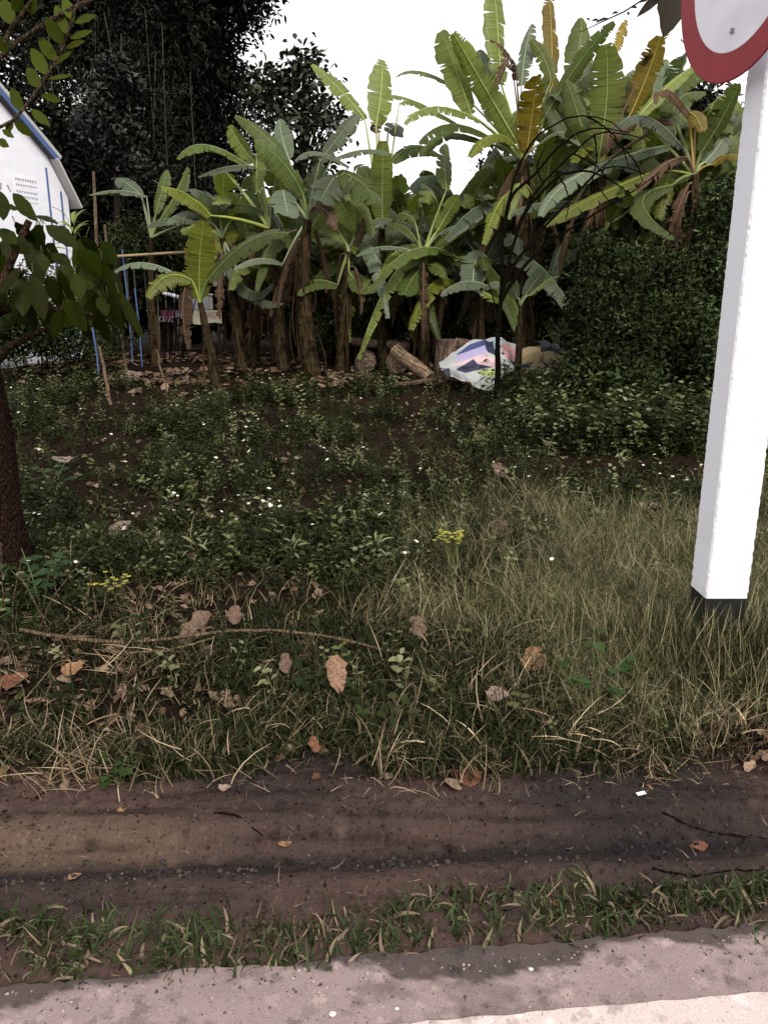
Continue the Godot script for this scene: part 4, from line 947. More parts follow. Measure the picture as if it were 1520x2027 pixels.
func build_trees() -> void:
	var sprays := [spray(14, 0.20, 0.42, 0.42, 101), spray(16, 0.15, 0.34, 0.40, 102), spray(12, 0.20, 0.44, 0.6, 103)]
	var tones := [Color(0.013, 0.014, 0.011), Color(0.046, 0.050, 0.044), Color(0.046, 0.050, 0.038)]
	for t in TREES:
		var at := Vector3(t[2][0], gy(t[2][0], t[2][1]), t[2][1])
		var o := thing("tree", t[0], "tree", at)
		var pts := []
		var rad := []
		var b := MB.new()
		for k in t[6].size():
			var p := v3(t[6][k]) - at
			if k == 0:
				p = Vector3(0, -0.2, 0)
			pts.append(p)
			rad.append(t[3] * lerpf(1.0, 0.25, float(k) / (t[6].size() - 1)))
		b.tube(pts, rad, 9, Color(0.07, 0.058, 0.048), true, 0.06, rng)
		part("trunk", b.mesh(M.bark), o)
		var top: Vector3 = pts[-1]
		var lb := MB.new()
		for e in t[4]:
			var c := Vector3(e[0], e[1], e[2]) - at
			var h := clampf(c.y * 0.7, 0.8, top.y)
			var from := Vector3(0, -0.2, 0).lerp(top, h / maxf(top.y, 0.1))
			for k in pts.size() - 1:
				if pts[k].y <= h and pts[k + 1].y >= h:
					from = pts[k].lerp(pts[k + 1], (h - pts[k].y) / maxf(pts[k + 1].y - pts[k].y, 0.01))
			for q in 5:
				var goal := c + Vector3(rng.randf_range(-0.7, 0.7) * e[3], rng.randf_range(-0.6, 0.7) * e[4], rng.randf_range(-0.7, 0.7) * e[5])
				lb.tube([from, from.lerp(goal, 0.5) + Vector3(0, 0.15, 0), goal], [t[3] * 0.28, t[3] * 0.16, 0.012], 5, Color(0.06, 0.05, 0.042), false)
		part("limbs", lb.mesh(M.bark), o)
		var kind: int = t[5]
		var cf := crown_fill(t[4], 1.0, tones[kind])
		var cr := many("crown", sprays[kind], cf[0], cf[1], o)
		cr.set_meta("kind", "stuff")
		cr.position = -at
	# bamboo stems with thin foliage
	var bl := spray(16, 0.17, 0.36, 0.16, 140)
	for c in CULMS:
		var at := Vector3(c[0], gy(c[0], c[1]), c[1])
		var o := thing("bamboo", "slender bamboo stem with narrow leaves in the dark stand by the house", "bamboo", at, "bamboo stems behind the yard")
		var b := MB.new()
		var pts := []
		var rad := []
		var bend := Vector3(rng.randf_range(-0.5, 0.5), 0, rng.randf_range(-0.4, 0.4))
		var hh: float = c[2] - at.y
		for k in 19:
			var t := k / 18.0
			pts.append(Vector3(0, -0.1 + (hh + 0.1) * t, 0) + bend * t * t)
			rad.append(lerpf(0.024, 0.007, t) * (1.12 if k % 2 else 1.0))
		b.tube(pts, rad, 7, Color(0.07, 0.066, 0.045))
		part("culm", b.mesh(M.stalk), o)
		var where := []
		var cols := PackedColorArray()
		for k in 70:
			var t := rng.randf_range(0.3, 1.0)
			var p := Vector3(0, hh * t, 0) + bend * t * t + Vector3(rng.randfn(0, 0.5), rng.randfn(0, 0.25), rng.randfn(0, 0.5))
			where.append(Transform3D(Basis.from_euler(Vector3(rng.randf_range(-0.5, 0.5), rng.randf_range(0, TAU), rng.randf_range(-0.5, 0.5))), p))
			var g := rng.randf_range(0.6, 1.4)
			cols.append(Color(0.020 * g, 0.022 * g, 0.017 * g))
		many("foliage", bl, where, cols, o).set_meta("kind", "stuff")
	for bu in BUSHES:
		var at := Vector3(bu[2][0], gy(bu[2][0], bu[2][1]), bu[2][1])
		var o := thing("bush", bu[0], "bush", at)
		var st := MB.new()
		for e in bu[1]:
			for q in 7:
				var goal := Vector3(e[0], e[1], e[2]) - at + Vector3(rng.randf_range(-0.8, 0.8) * e[3], rng.randf_range(-0.3, 0.8) * e[4], rng.randf_range(-0.8, 0.8) * e[5])
				var foot := Vector3(goal.x * 0.5, 0, goal.z * 0.5)
				foot.y = gy(at.x + foot.x, at.z + foot.z) - at.y - 0.04
				st.tube([foot, foot.lerp(goal, 0.5) + Vector3(rng.randf_range(-0.1, 0.1), 0.1, 0), goal], [0.012, 0.009, 0.003], 5, Color(0.028, 0.022, 0.018), false)
		part("stems", st.mesh(M.bark), o)
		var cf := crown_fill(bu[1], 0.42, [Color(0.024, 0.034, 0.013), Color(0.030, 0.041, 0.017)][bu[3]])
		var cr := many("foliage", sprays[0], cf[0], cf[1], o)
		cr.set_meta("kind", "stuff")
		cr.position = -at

func build_bananas() -> void:
	for p in PLANTS:
		var base := v3(p[1])
		base.y = gy(base.x, base.z)
		var o := thing("banana_plant", p[0], "banana plant", base)
		var crown := v3(p[2])
		pseudostem(o, crown, p[3], p[4])
		for l in p[5]:
			var m := banana_leaf(v3(l[0]), v3(l[1]), v3(l[2]), crown, l[3], l[4], l[5])
			part("dead_leaf" if l[5] == 3 else "leaf", m, o)
		if p[3] > 0.09:
			hang_dead(o, crown, 1 + int(p[3] * 16.0))
	# the rest of the grove behind
	for f in FILL:
		var base := Vector3(f[0], gy(f[0], f[1]), f[1])
		var o := thing("banana_plant", "banana plant crowded in the grove behind the front clumps", "banana plant", base, "banana plants in the back of the grove")
		var crown := Vector3(rng.randf_range(-0.2, 0.2), f[2] * 0.62, rng.randf_range(-0.2, 0.2))
		pseudostem(o, crown, rng.randf_range(0.06, 0.095), 6)
		hang_dead(o, crown, 2)
		var n := rng.randi_range(11, 15)
		for k in n:
			var az := k * 2.4 + rng.randf_range(-0.4, 0.4)
			var el := rng.randf_range(-0.1, 1.35)
			var length := rng.randf_range(1.2, 2.2)
			var d := Vector3(cos(az) * cos(el), sin(el), sin(az) * cos(el))
			var b0 := crown + d * rng.randf_range(0.3, 0.5)
			var m0 := b0 + d * length * 0.5
			var t0 := b0 + d * length * 0.95 - Vector3(0, length * (0.15 + 0.55 * cos(el)), 0) * rng.randf_range(0.5, 1.2)
			var kind: int = [0, 1, 4, 4, 1, 0, 5, 3][rng.randi() % 8]
			if kind == 3:
				d = Vector3(cos(az) * 0.3, -0.9, sin(az) * 0.3)
				m0 = crown + d * 0.6
				t0 = crown + d * 1.2
				b0 = crown + d * 0.1
			part("dead_leaf" if kind == 3 else "leaf", banana_leaf(t0, m0, b0, crown, rng.randf_range(0.36, 0.52), clampf(el / 1.4, 0.1, 0.9), kind), o)

func hang_dead(o: Node3D, crown: Vector3, n: int) -> void:
	for k in n:
		var az := rng.randf_range(0, TAU)
		var d := Vector3(cos(az) * rng.randf_range(0.15, 0.5), -1.0, sin(az) * rng.randf_range(0.15, 0.5)).normalized()
		var length := minf(rng.randf_range(0.7, 1.5), crown.y * 0.7)
		var from := crown * rng.randf_range(0.82, 1.0)
		var b0 := from + Vector3(cos(az), 0.1, sin(az)) * 0.2
		part("dead_leaf", banana_leaf(b0 + d * length, b0 + d * length * 0.5 + Vector3(cos(az), 0, sin(az)) * 0.08, b0, from, rng.randf_range(0.12, 0.28), 0.5, 3), o)

func log_mesh(a: Vector3, b: Vector3, r0: float, r1: float, col: Color) -> ArrayMesh:
	var mb := MB.new()
	var pts := []
	var rad := []
	for k in 7:
		var t := k / 6.0
		pts.append(a.lerp(b, t) + Vector3(rng.randf_range(-0.015, 0.015), rng.randf_range(-0.01, 0.01), 0))
		rad.append(lerpf(r0, r1, t) * rng.randf_range(0.94, 1.06))
	mb.tube(pts, rad, 12, col, true, 0.05, rng)
	return mb.mesh(M.wood)

func build_yard_things() -> void:
	# banner-draped table under the trees
	var g := gy(-4.5, -19.0)
	var tb := thing("table", "wooden table draped with a cream and plum banner behind the young banana", "table", Vector3(-4.5, g, -19.0))
	var top := MB.new()
	top.box(Basis(), Vector3(0, 1.0, 0), Vector3(1.38, 0.04, 0.8), Color(0.16, 0.12, 0.085), 0.005)
	part("table_top", top.mesh(M.wood), tb)
	for sx in [-1.0, 1.0]:
		for sz in [-1.0, 1.0]:
			var lg := MB.new()
			lg.box(Basis(), Vector3(sx * 0.6, 0.47, sz * 0.33), Vector3(0.06, 1.02, 0.06), Color(0.16, 0.12, 0.085), 0.005)
			part("leg", lg.mesh(M.wood), tb)
	# banner hanging over the front edge
	var bn := thing("banner", "cream and plum printed banner hanging over the table edge", "banner", Vector3(-4.5, g + 1.024, -19.0))
	for seg in [[-0.72, -0.42, Color(0.22, 0.07, 0.12), 0.24], [-0.42, 0.02, Color(0.30, 0.20, 0.30), 0.16], [0.02, 0.70, Color(0.74, 0.70, 0.50), 0.30]]:
		var cl := MB.new()
		var prev := []
		for k in 9:
			var x := lerpf(seg[0], seg[1], k / 8.0)
			var wv := 0.012 * sin(x * 22.0)
			var drop: float = seg[3] + 0.025 * sin(x * 9.0)
			var row := []
			for q in [[0.0, -0.42], [0.004, 0.36], [0.0, 0.415 + wv], [-drop * 0.5, 0.425 + wv * 1.5], [-drop, 0.43 + wv * 2.0]]:
				row.append(cl.vert(Vector3(x, q[0], q[1]), Vector3(0, 1, 0.3).normalized() if q[1] < 0.4 else Vector3(sin(x * 22.0) * -0.2, 0.1, 1).normalized(), Vector2(x, q[0]), seg[2]))
			if prev.size():
				for e in 4:
					cl.tri(prev[e], row[e], row[e + 1])
					cl.tri(prev[e], row[e + 1], prev[e + 1])
			prev = row
		part("banner_panel", cl.mesh(M.cloth), bn)
	var font := SystemFont.new()
	font.font_names = PackedStringArray(["Droid Sans"])
	for tx in [["OAO", Vector3(-0.58, -0.20, 0.462), Color(0.7, 0.66, 0.68)], ["POS", Vector3(-0.20, -0.14, 0.458), Color(0.72, 0.66, 0.70)], ["MO", Vector3(0.46, -0.10, 0.462), Color(0.38, 0.22, 0.34)]]:
		var tm := TextMesh.new()
		tm.text = tx[0]
		tm.font = font
		tm.font_size = 34
		tm.pixel_size = 0.0052
		tm.depth = 0.004
		var pm := StandardMaterial3D.new()
		pm.albedo_color = (tx[2] as Color).linear_to_srgb()
		pm.roughness = 0.8
		tm.material = pm
		part("lettering", tm, bn, tx[1])
	var cr := thing("storage_box", "grey lidded box standing on the banner-draped table", "box", Vector3(-4.46, g + 1.03, -19.05))
	var bx := MB.new()
	bx.box(Basis(), Vector3(0.02, 0.17, 0), Vector3(0.60, 0.33, 0.42), Color(0.42, 0.41, 0.46), 0.02)
	part("body", bx.mesh(M.plain), cr)
	var ld := MB.new()
	ld.box(Basis(), Vector3(0.02, 0.355, 0), Vector3(0.64, 0.04, 0.46), Color(0.55, 0.54, 0.60), 0.012)
	part("lid", ld.mesh(M.plain), cr)
	var sheet := MB.new()
	sheet.box(Basis.from_euler(Vector3(0.12, 0.3, -0.26)), Vector3.ZERO, Vector3(0.66, 0.03, 0.55), Color(0.72, 0.72, 0.80), 0.004)
	solo("foam_sheet", sheet.mesh(M.plain), "pale foam sheet leaning on the grey box", "sheet", Vector3(-4.95, g + 1.35, -19.0))
	# blue shed posts and a bamboo rail
	for q in [[-5.02, -15.6, 2.2, 0.015, "blue post carrying the bamboo rail"], [-4.76, -15.35, 1.5, 0.014, "short blue post beside the dark shed space"], [-4.70, -12.8, 0.95, 0.014, "stubby blue post under the big hanging leaves"]]:
		var yy := gy(q[0], q[1])
		var pb := MB.new()
		pb.tube([Vector3(0, -0.1, 0), Vector3(0.01, q[2] * 0.5, 0), Vector3(-0.02, q[2], 0)], [q[3], q[3], q[3]], 8, Color.WHITE)
		solo("blue_post", pb.mesh(M.blue_paint), q[4], "post", Vector3(q[0], yy, q[1]))
	var rail := MB.new()
	rail.tube([Vector3(-5.25, 2.52, -15.52), Vector3(-4.08, 2.585, -15.46), Vector3(-2.75, 2.64, -15.3), Vector3(-1.6, 2.95, -14.9)], [0.026, 0.026, 0.024, 0.02], 7, Color(0.34, 0.25, 0.14))
	solo("bamboo_rail", rail.mesh(M.stalk), "long tan bamboo pole tied level between post and bananas", "pole")
	# logs
	solo("log", log_mesh(Vector3(0.19, 0.86, -13.75), Vector3(0.80, 0.42, -13.2), 0.12, 0.115, Color(0.30, 0.22, 0.15)), "short tan log leaning on the litter left of the stump", "log")
	solo("log", log_mesh(Vector3(-0.60, 0.95, -15.0), Vector3(0.50, 0.86, -14.9), 0.085, 0.08, Color(0.24, 0.18, 0.14)), "long grey-brown log lying behind the slim banana stem", "log")
	for q in 2:
		var rest := log_mesh(Vector3(-0.35 + q * 0.6, gy(0, -15) + 0.16, -15.4), Vector3(-0.35 + q * 0.6, gy(0, -15) + 0.16, -14.5), 0.2, 0.2, Color(0.24, 0.18, 0.14))
		solo("log", rest, "dark log end under the grey-brown log", "log", Vector3.ZERO, "bearer logs under the long log")
	solo("log", log_mesh(Vector3(-0.48, 0.33, -12.3), Vector3(0.95, 0.40, -13.1), 0.035, 0.05, Color(0.26, 0.19, 0.13)), "thin pale fallen branch lying before the bananas", "branch")
	var st := MB.new()
	st.tube([Vector3(0, -0.1, 0), Vector3(0, 0.2, 0), Vector3(0.01, 0.5, 0), Vector3(0.01, 0.70, 0)], [0.34, 0.30, 0.27, 0.265], 14, Color(0.20, 0.145, 0.115), true, 0.07, rng)
	solo("tree_stump", st.mesh(M.wood), "wide brown tree stump left of the patchwork cloth", "stump", Vector3(1.15, gy(1.15, -13.4), -13.4))
	var lg2 := log_mesh(Vector3(1.2, 0.98, -13.3), Vector3(2.0, 0.92, -13.1), 0.11, 0.10, Color(0.22, 0.16, 0.13))
	solo("log", lg2, "brown log lying from the stump to behind the cloth", "log")
	# crate under the cloth, the cloth, and the pile beside it
	var gx := gy(1.7, -12.5)
	var cb := thing("crate", "dark wooden crate hidden beneath the patchwork cloth", "crate", Vector3(1.66, gx, -12.85))
	for k in 3:
		var pl := MB.new()
		pl.box(Basis(), Vector3(0, 0.09 + k * 0.15, 0.22), Vector3(0.62, 0.135, 0.03), Color(0.20, 0.15, 0.10), 0.004)
		part("plank", pl.mesh(M.wood), cb)
	var cbb := MB.new()
	cbb.box(Basis(), Vector3(0, 0.29, -0.02), Vector3(0.60, 0.58, 0.44), Color(0.20, 0.15, 0.10), 0.005)
	part("body", cbb.mesh(M.wood), cb)
	build_cloth()
	var fold := thing("tarpaulin", "folded tan tarpaulin with a dark sheet heaped beside the patchwork cloth", "tarpaulin", Vector3(2.52, gy(2.5, -12.3), -12.3))
	for k in 4:
		var ly := MB.new()
		var cols := [Color(0.20, 0.165, 0.13), Color(0.25, 0.205, 0.155), Color(0.36, 0.28, 0.16), Color(0.055, 0.055, 0.07)]
		var prev := []
		var wd: float = [0.98, 0.9, 0.85, 0.5][k]
		for q in 34:
			var x := lerpf(-wd * 0.5, wd * 0.5, q / 33.0) + (0.12 if k == 3 else 0.0)
			var yb: float = [0.30, 0.50, 0.66, 0.74][k] + 0.03 * sin(x * 7.0 + k) - 0.10 * absf(x) + 0.05 * bumps.get_noise_2d(x * 300.0, k * 40.0)
			var row := []
			for e in [[-0.02, -0.35], [0.0, 0.0], [-0.02, 0.22], [-0.07, 0.30 + 0.03 * k], [-0.26 - 0.05 * (k % 2), 0.33 - 0.04 * k + 0.06 * bumps.get_noise_2d(x * 420.0, k * 70.0 + 9.0)]]:
				row.append(ly.vert(Vector3(x, yb + e[0], e[1]), Vector3(0.1 * cos(x * 7.0), 1.0 if e[1] < 0.25 else 0.2, 0.2 if e[1] < 0.25 else 1.0).normalized(), Vector2(x, e[1]), cols[k]))
			if prev.size():
				for e in 4:
					ly.tri(prev[e], row[e], row[e + 1])
					ly.tri(prev[e], row[e + 1], prev[e + 1])
			prev = row
		part("fold", ly.mesh(M.cloth), fold)
	var core := MB.new()
	core.box(Basis(), Vector3(-0.05, 0.2, -0.08), Vector3(0.55, 0.42, 0.42), Color(0.16, 0.13, 0.10), 0.06)
	part("bundle", core.mesh(M.cloth), fold)
	var st2 := MB.new()
	st2.tube([Vector3(0, -0.1, 0), Vector3(0, 0.25, 0), Vector3(0, 0.58, 0)], [0.26, 0.23, 0.21], 12, Color(0.26, 0.20, 0.16), true, 0.06, rng)
	solo("tree_stump", st2.mesh(M.wood), "pale stump half hidden by the dark bush", "stump", Vector3(2.95, gy(2.95, -12.0), -12.0))
	# arching leafless shrub
	var rootp := v3(ARCHES[0][0])
	rootp.y = gy(rootp.x, rootp.z)
	var sh := thing("bare_shrub", "leafless dark shrub with long arching branches beside the cloth", "shrub", rootp)
	for k in ARCHES.size():
		var pts := []
		var rad := []
		var n: int = ARCHES[k].size()
		var cv := Curve3D.new()
		for q in n:
			var p := v3(ARCHES[k][q]) - rootp
			p.z += (0.5 * sin(k * 2.1)) * float(q) / n if k else 0.0
			if k == 0 and q == 0:
				p = Vector3(0, -0.08, 0)
			cv.add_point(p)
		for q in range(1, n - 1):
			var tg: Vector3 = (cv.get_point_position(q + 1) - cv.get_point_position(q - 1)) * 0.18
			cv.set_point_in(q, -tg)
			cv.set_point_out(q, tg)
		var steps := 26
		for q in steps:
			pts.append(cv.sample_baked(cv.get_baked_length() * q / (steps - 1.0), true) + Vector3(rng.randf_range(-1, 1), rng.randf_range(-1, 1), 0) * 0.007)
			var r0 := 0.056 if k == 0 else (0.030 if k < 6 else 0.013)
			rad.append(lerpf(r0, 0.006, pow(q / (steps - 1.0), 0.55 if k == 0 else 0.8)))
		var b := MB.new()
		b.tube(pts, rad, 7, Color(0.022, 0.016, 0.013), true, 0.08, rng)
		part("trunk" if k == 0 else "branch", b.mesh(M.bark), sh)
	var lf := MB.new()
	for k in 120:
		var t := rng.randf_range(0.0, 1.0)
		var p := Vector3(rng.randfn(0.02, 0.10), 0.15 + t * 1.0, rng.randfn(0, 0.09))
		leaf_shape(lf, p, p + Vector3(rng.randf_range(-1, 1), rng.randf_range(-0.6, 0.4), rng.randf_range(-1, 1)).normalized() * 0.06, 0.025, Vector3.UP, Color(0.022, 0.028, 0.016), 0.2, 0.1, 4)
	part("trunk_leaves", lf.mesh(M.leafy), sh)
	# leaning sticks
	for q in [[Vector3(-4.20, 1.02, -11.6), Vector3(-4.02, 0.24, -11.3), 0.03, "pale broken stick leaning under the big hanging leaves"], [Vector3(-5.0, 3.0, -14.6), Vector3(-4.62, 0.4, -14.0), 0.03, "bare grey pole standing by the house corner"], [Vector3(-5.55, 4.1, -15.9), Vector3(-5.75, 0.45, -15.8), 0.04, "tall dead sapling trunk at the house corner"], [Vector3(-3.6, 0.95, -12.4), Vector3(-3.35, 0.27, -12.0), 0.018, "thin brown stick slanting beside the young banana"]]:
		solo("stick", log_mesh(q[0], q[1] - Vector3(0, 0.05, 0), q[2] * 0.7, q[2], Color(0.26, 0.19, 0.13)), q[3], "stick")
	# strap-leaved plant at the house corner
	var dp := thing("strap_plant", "yellow-green strap-leaved plant in front of the house corner", "plant", Vector3(-5.42, gy(-5.4, -14.2), -14.2))
	var dst := MB.new()
	dst.tube([Vector3(0, -0.05, 0), Vector3(0.03, 1.2, 0), Vector3(0, 2.35, 0)], [0.04, 0.035, 0.03], 7, Color(0.09, 0.07, 0.05))
	part("stem", dst.mesh(M.bark), dp)
	for k in 16:
		var az := k * 2.4
		var el := rng.randf_range(-0.2, 1.2)
		var p := Vector3(0, 2.1 + k * 0.035, 0)
		var d := Vector3(cos(az) * cos(el), sin(el), sin(az) * cos(el))
		var b := MB.new()
		leaf_shape(b, p, p + d * rng.randf_range(0.35, 0.55), 0.075, Vector3.UP + Vector3(0, 0, 0.5), Color(0.17, 0.20, 0.06), 0.3, 0.35, 7)
		part("leaf", b.mesh(M.leafy), dp)

func build_cloth() -> void:
	# printed patches, read off the cloth
	var w := 340
	var h := 220
	var im := Image.create(w, h, false, Image.FORMAT_RGB8)
	var patches := [
		[[[0, 0], [340, 0], [340, 220], [0, 220]], Color(0.66, 0.67, 0.67)],
		[[[120, 20], [175, 0], [190, 10], [178, 40], [60, 90], [70, 60]], Color(0.26, 0.30, 0.46)],
		[[[66, 66], [172, 22], [170, 52], [58, 92]], Color(0.66, 0.62, 0.76)],
		[[[176, 10], [205, 8], [202, 60], [174, 48]], Color(0.16, 0.18, 0.26)],
		[[[30, 106], [150, 58], [215, 78], [205, 118], [110, 92]], Color(0.80, 0.69, 0.70)],
		[[[54, 118], [120, 76], [135, 96], [188, 106], [120, 124], [90, 132]], Color(0.22, 0.23, 0.31)],
		[[[130, 122], [200, 112], [212, 150], [150, 146]], Color(0.62, 0.68, 0.44)],
		[[[0, 124], [30, 110], [36, 150], [0, 140]], Color(0.24, 0.24, 0.30)],
		[[[226, 14], [262, 20], [290, 60], [266, 84], [228, 66]], Color(0.66, 0.50, 0.50)],
		[[[250, 84], [312, 80], [318, 116], [270, 112]], Color(0.13, 0.15, 0.24)],
		[[[205, 0], [240, 0], [230, 20], [206, 22]], Color(0.62, 0.72, 0.74)],
		[[[20, 158], [110, 170], [112, 182], [20, 170]], Color(0.52, 0.22, 0.18)],
	]
	for q in patches:
		var pg := PackedVector2Array()
		for e in q[0]:
			pg.append(Vector2(e[0], e[1]))
		for y in h:
			for x in w:
				if Geometry2D.is_point_in_polygon(Vector2(x + 0.5, y + 0.5), pg):
					im.set_pixel(x, y, q[1])
	var m := mat("patchwork", Color(1, 1, 1), 0.75, false)
	m.albedo_texture = ImageTexture.create_from_image(im)
	var b := MB.new()
	var tops := [[0.0, 0.88, 0.66], [0.14, 1.06, 0.80], [0.28, 1.24, 0.92], [0.42, 1.45, 1.03], [0.55, 1.68, 1.06], [0.70, 1.90, 1.06], [0.85, 2.12, 0.98], [1.0, 2.34, 0.84]]
	var bots := [[0.0, 0.88, 0.62], [0.14, 0.98, 0.50], [0.28, 1.28, 0.42], [0.42, 1.56, 0.30], [0.55, 1.70, 0.34], [0.70, 1.86, 0.56], [0.85, 2.06, 0.62], [1.0, 2.36, 0.64]]
	var pick := func(l: Array, u: float) -> Vector2:
		for k in l.size() - 1:
			if u <= l[k + 1][0] + 1e-6:
				var t: float = (u - l[k][0]) / (l[k + 1][0] - l[k][0])
				return Vector2(lerpf(l[k][1], l[k + 1][1], t), lerpf(l[k][2], l[k + 1][2], t))
		return Vector2(l[-1][1], l[-1][2])
	var nu := 44
	var nv := 16
	var grid := []
	for k in nv:
		var t := float(k) / (nv - 1)
		for q in nu:
			var u := float(q) / (nu - 1)
			var a: Vector2 = pick.call(tops, u)
			var e: Vector2 = pick.call(bots, u)
			var p := a.lerp(e, t)
			var crease := 0.045 * sin(u * 27.0 + t * 3.0 + 2.0 * sin(u * 9.0)) * t + 0.07 * bumps.get_noise_2d(u * 260.0, t * 180.0)
			# back half goes over the crate, front half hangs
			var z := -12.75 + 0.55 * smoothstep(0.0, 0.45, t) + 0.22 * t + crease
			var y := p.y + 0.04 + 0.05 * bumps.get_noise_2d(u * 200.0 + 50.0, t * 200.0)
			grid.append(Vector3(p.x, y, z))
	for k in nv:
		for q in nu:
			var du: Vector3 = grid[k * nu + mini(q + 1, nu - 1)] - grid[k * nu + maxi(q - 1, 0)]
			var dv: Vector3 = grid[mini(k + 1, nv - 1) * nu + q] - grid[maxi(k - 1, 0) * nu + q]
			var nn := du.cross(dv).normalized()
			if nn.z < 0.0:
				nn = -nn
			var p: Vector3 = grid[k * nu + q]
			b.vert(p, nn, Vector2(clampf((p.x - 0.88) / 1.46, 0, 1), clampf((1.08 - p.y) / 0.80, 0, 1)), Color.WHITE)
	for k in nv - 1:
		for q in nu - 1:
			var a := k * nu + q
			b.tri(a, a + 1, a + nu + 1)
			b.tri(a, a + nu + 1, a + nu)
	solo("patchwork_cloth", b.mesh(m), "white, pink and navy patchwork cloth thrown over a crate", "cloth")

func build_post_and_sign() -> void:
	var x0 := 1.452
	var x1 := 1.643
	var zf := -3.25
	var zb := -3.43
	var g := gy(1.55, -3.34)
	var cx := (x0 + x1) * 0.5
	var cz := (zf + zb) * 0.5
	var o := thing("sign_post", "square white concrete post with a black-painted foot in the tall grass", "post", Vector3(cx, g, cz))
	# shaft: ragged arrises
	var b := MB.new()
	var rows := 240
	var y0 := 0.324 - g
	var y1 := 3.9
	var hx := (x1 - x0) * 0.5
	var hz := (zf - zb) * 0.5
	var rings := []
	var f := FastNoiseLite.new()
	f.seed = 77
	f.frequency = 1.0
	for k in rows:
		var t := float(k) / (rows - 1)
		var y := lerpf(y0, y1, t)
		var ids := []
		var ring := []
		for q in 4:
			var sx: float = [-1, 1, 1, -1][q]
			var sz: float = [1, 1, -1, -1][q]
			var c1 := 0.005 + 0.009 * absf(f.get_noise_2d(y * 14.0, q * 9.0)) + 0.014 * maxf(0.0, f.get_noise_2d(y * 60.0, q * 9.0 + 4.0))
			var c2 := 0.006 + 0.006 * absf(f.get_noise_2d(y * 14.0, q * 9.0 + 50.0))
			if q % 2 == 0:
				ring.append(Vector3(sx * hx, y, sz * (hz - c1)))
				ring.append(Vector3(sx * (hx - c2), y, sz * hz))
			else:
				ring.append(Vector3(sx * (hx - c2), y, sz * hz))
				ring.append(Vector3(sx * hx, y, sz * (hz - c1)))
		rings.append(ring)
	var wc := Color(0.86, 0.86, 0.90)
	for k in rows - 1:
		for q in 8:
			var e := (q + 1) % 8
			var mid: Vector3 = (rings[k][q] + rings[k][e]) * 0.5
			var yy: float = rings[k][q].y
			var st := clampf(0.9 - (yy - y0) * 1.5, 0.0, 1.0) * clampf(f.get_noise_2d(yy * 3.0, q * 5.0) * 1.6 + 0.35, 0.0, 1.0)
			b.face([rings[k][q], rings[k][e], rings[k + 1][e], rings[k + 1][q]], wc.lerp(Color(0.50, 0.36, 0.30), st * (0.22 if q in [0, 7, 6] else 0.06)), Vector3(mid.x / hx, 0, mid.z / hz) if q % 2 else Vector3(mid.x, 0, mid.z))
	b.face(rings[0], wc, Vector3.DOWN)
	b.face(rings[rows - 1], wc, Vector3.UP)
	part("shaft", b.mesh(M.whitewash), o)
	var ft := MB.new()
	ft.box(Basis(), Vector3(0, (y0 - 0.25) * 0.5, 0), Vector3(hx * 2 - 0.006, y0 + 0.25 - 0.002, hz * 2 - 0.006), Color(0.012, 0.012, 0.013), 0.006)
	part("black_foot", ft.mesh(M.plain), o)
	# the round sign on the post's left face
	var nrm := Vector3(-1, 0, 0.17).normalized()
	var side := Vector3.UP.cross(nrm).normalized()
	var c := Vector3(1.362, 2.905, -3.34)
	var sg := thing("road_sign", "round white road sign with a broad red rim on the white post", "road sign", c)
	var r := 0.45
	var disc := MB.new()
	var rim := MB.new()
	var n := 96
	var ins := 0.343
	for k in n:
		var a0 := TAU * k / n
		var a1 := TAU * (k + 1) / n
		var d0 := side * cos(a0) + Vector3.UP * sin(a0)
		var d1 := side * cos(a1) + Vector3.UP * sin(a1)
		disc.face([Vector3.ZERO + nrm * 0.002, d0 * (ins + 0.004) + nrm * 0.002, d1 * (ins + 0.004) + nrm * 0.002], Color.WHITE, nrm)
		disc.face([nrm * -0.002, d0 * r + nrm * -0.002, d1 * r + nrm * -0.002], Color.WHITE, -nrm)
		rim.face([d0 * ins + nrm * 0.003, d1 * ins + nrm * 0.003, d1 * (r - 0.004) + nrm * 0.003, d0 * (r - 0.004) + nrm * 0.003], Color.WHITE, nrm)
		rim.face([d0 * (r - 0.004) + nrm * 0.003, d1 * (r - 0.004) + nrm * 0.003, d1 * r, d0 * r], Color.WHITE, nrm + d0)
		rim.face([d0 * r, d1 * r, d1 * r + nrm * -0.002, d0 * r + nrm * -0.002], Color.WHITE, d0)
		rim.face([d0 * ins + nrm * 0.002, d1 * ins + nrm * 0.002, d1 * ins + nrm * 0.003, d0 * ins + nrm * 0.003], Color.WHITE, -d0)
	part("plate", disc.mesh(M.sign_white), sg)
	part("red_rim", rim.mesh(M.sign_red), sg)
	for q in [[0.14, -0.16], [-0.03, -0.27], [0.03, 0.22]]:
		var bo := MB.new()
		var p: Vector3 = side * q[0] + Vector3.UP * q[1]
		bo.tube([p + nrm * -0.02, p + nrm * 0.009, p + nrm * 0.014], [0.011, 0.011, 0.006], 10, Color.WHITE)
		part("bolt", bo.mesh(M.steel), sg)
	var br := MB.new()
	br.box(Basis(side, Vector3.UP, side.cross(Vector3.UP)), nrm * -0.022, Vector3(0.1, 0.62, 0.034), Color(0.5, 0.5, 0.5), 0.003)
	part("bracket", br.mesh(M.steel), sg)

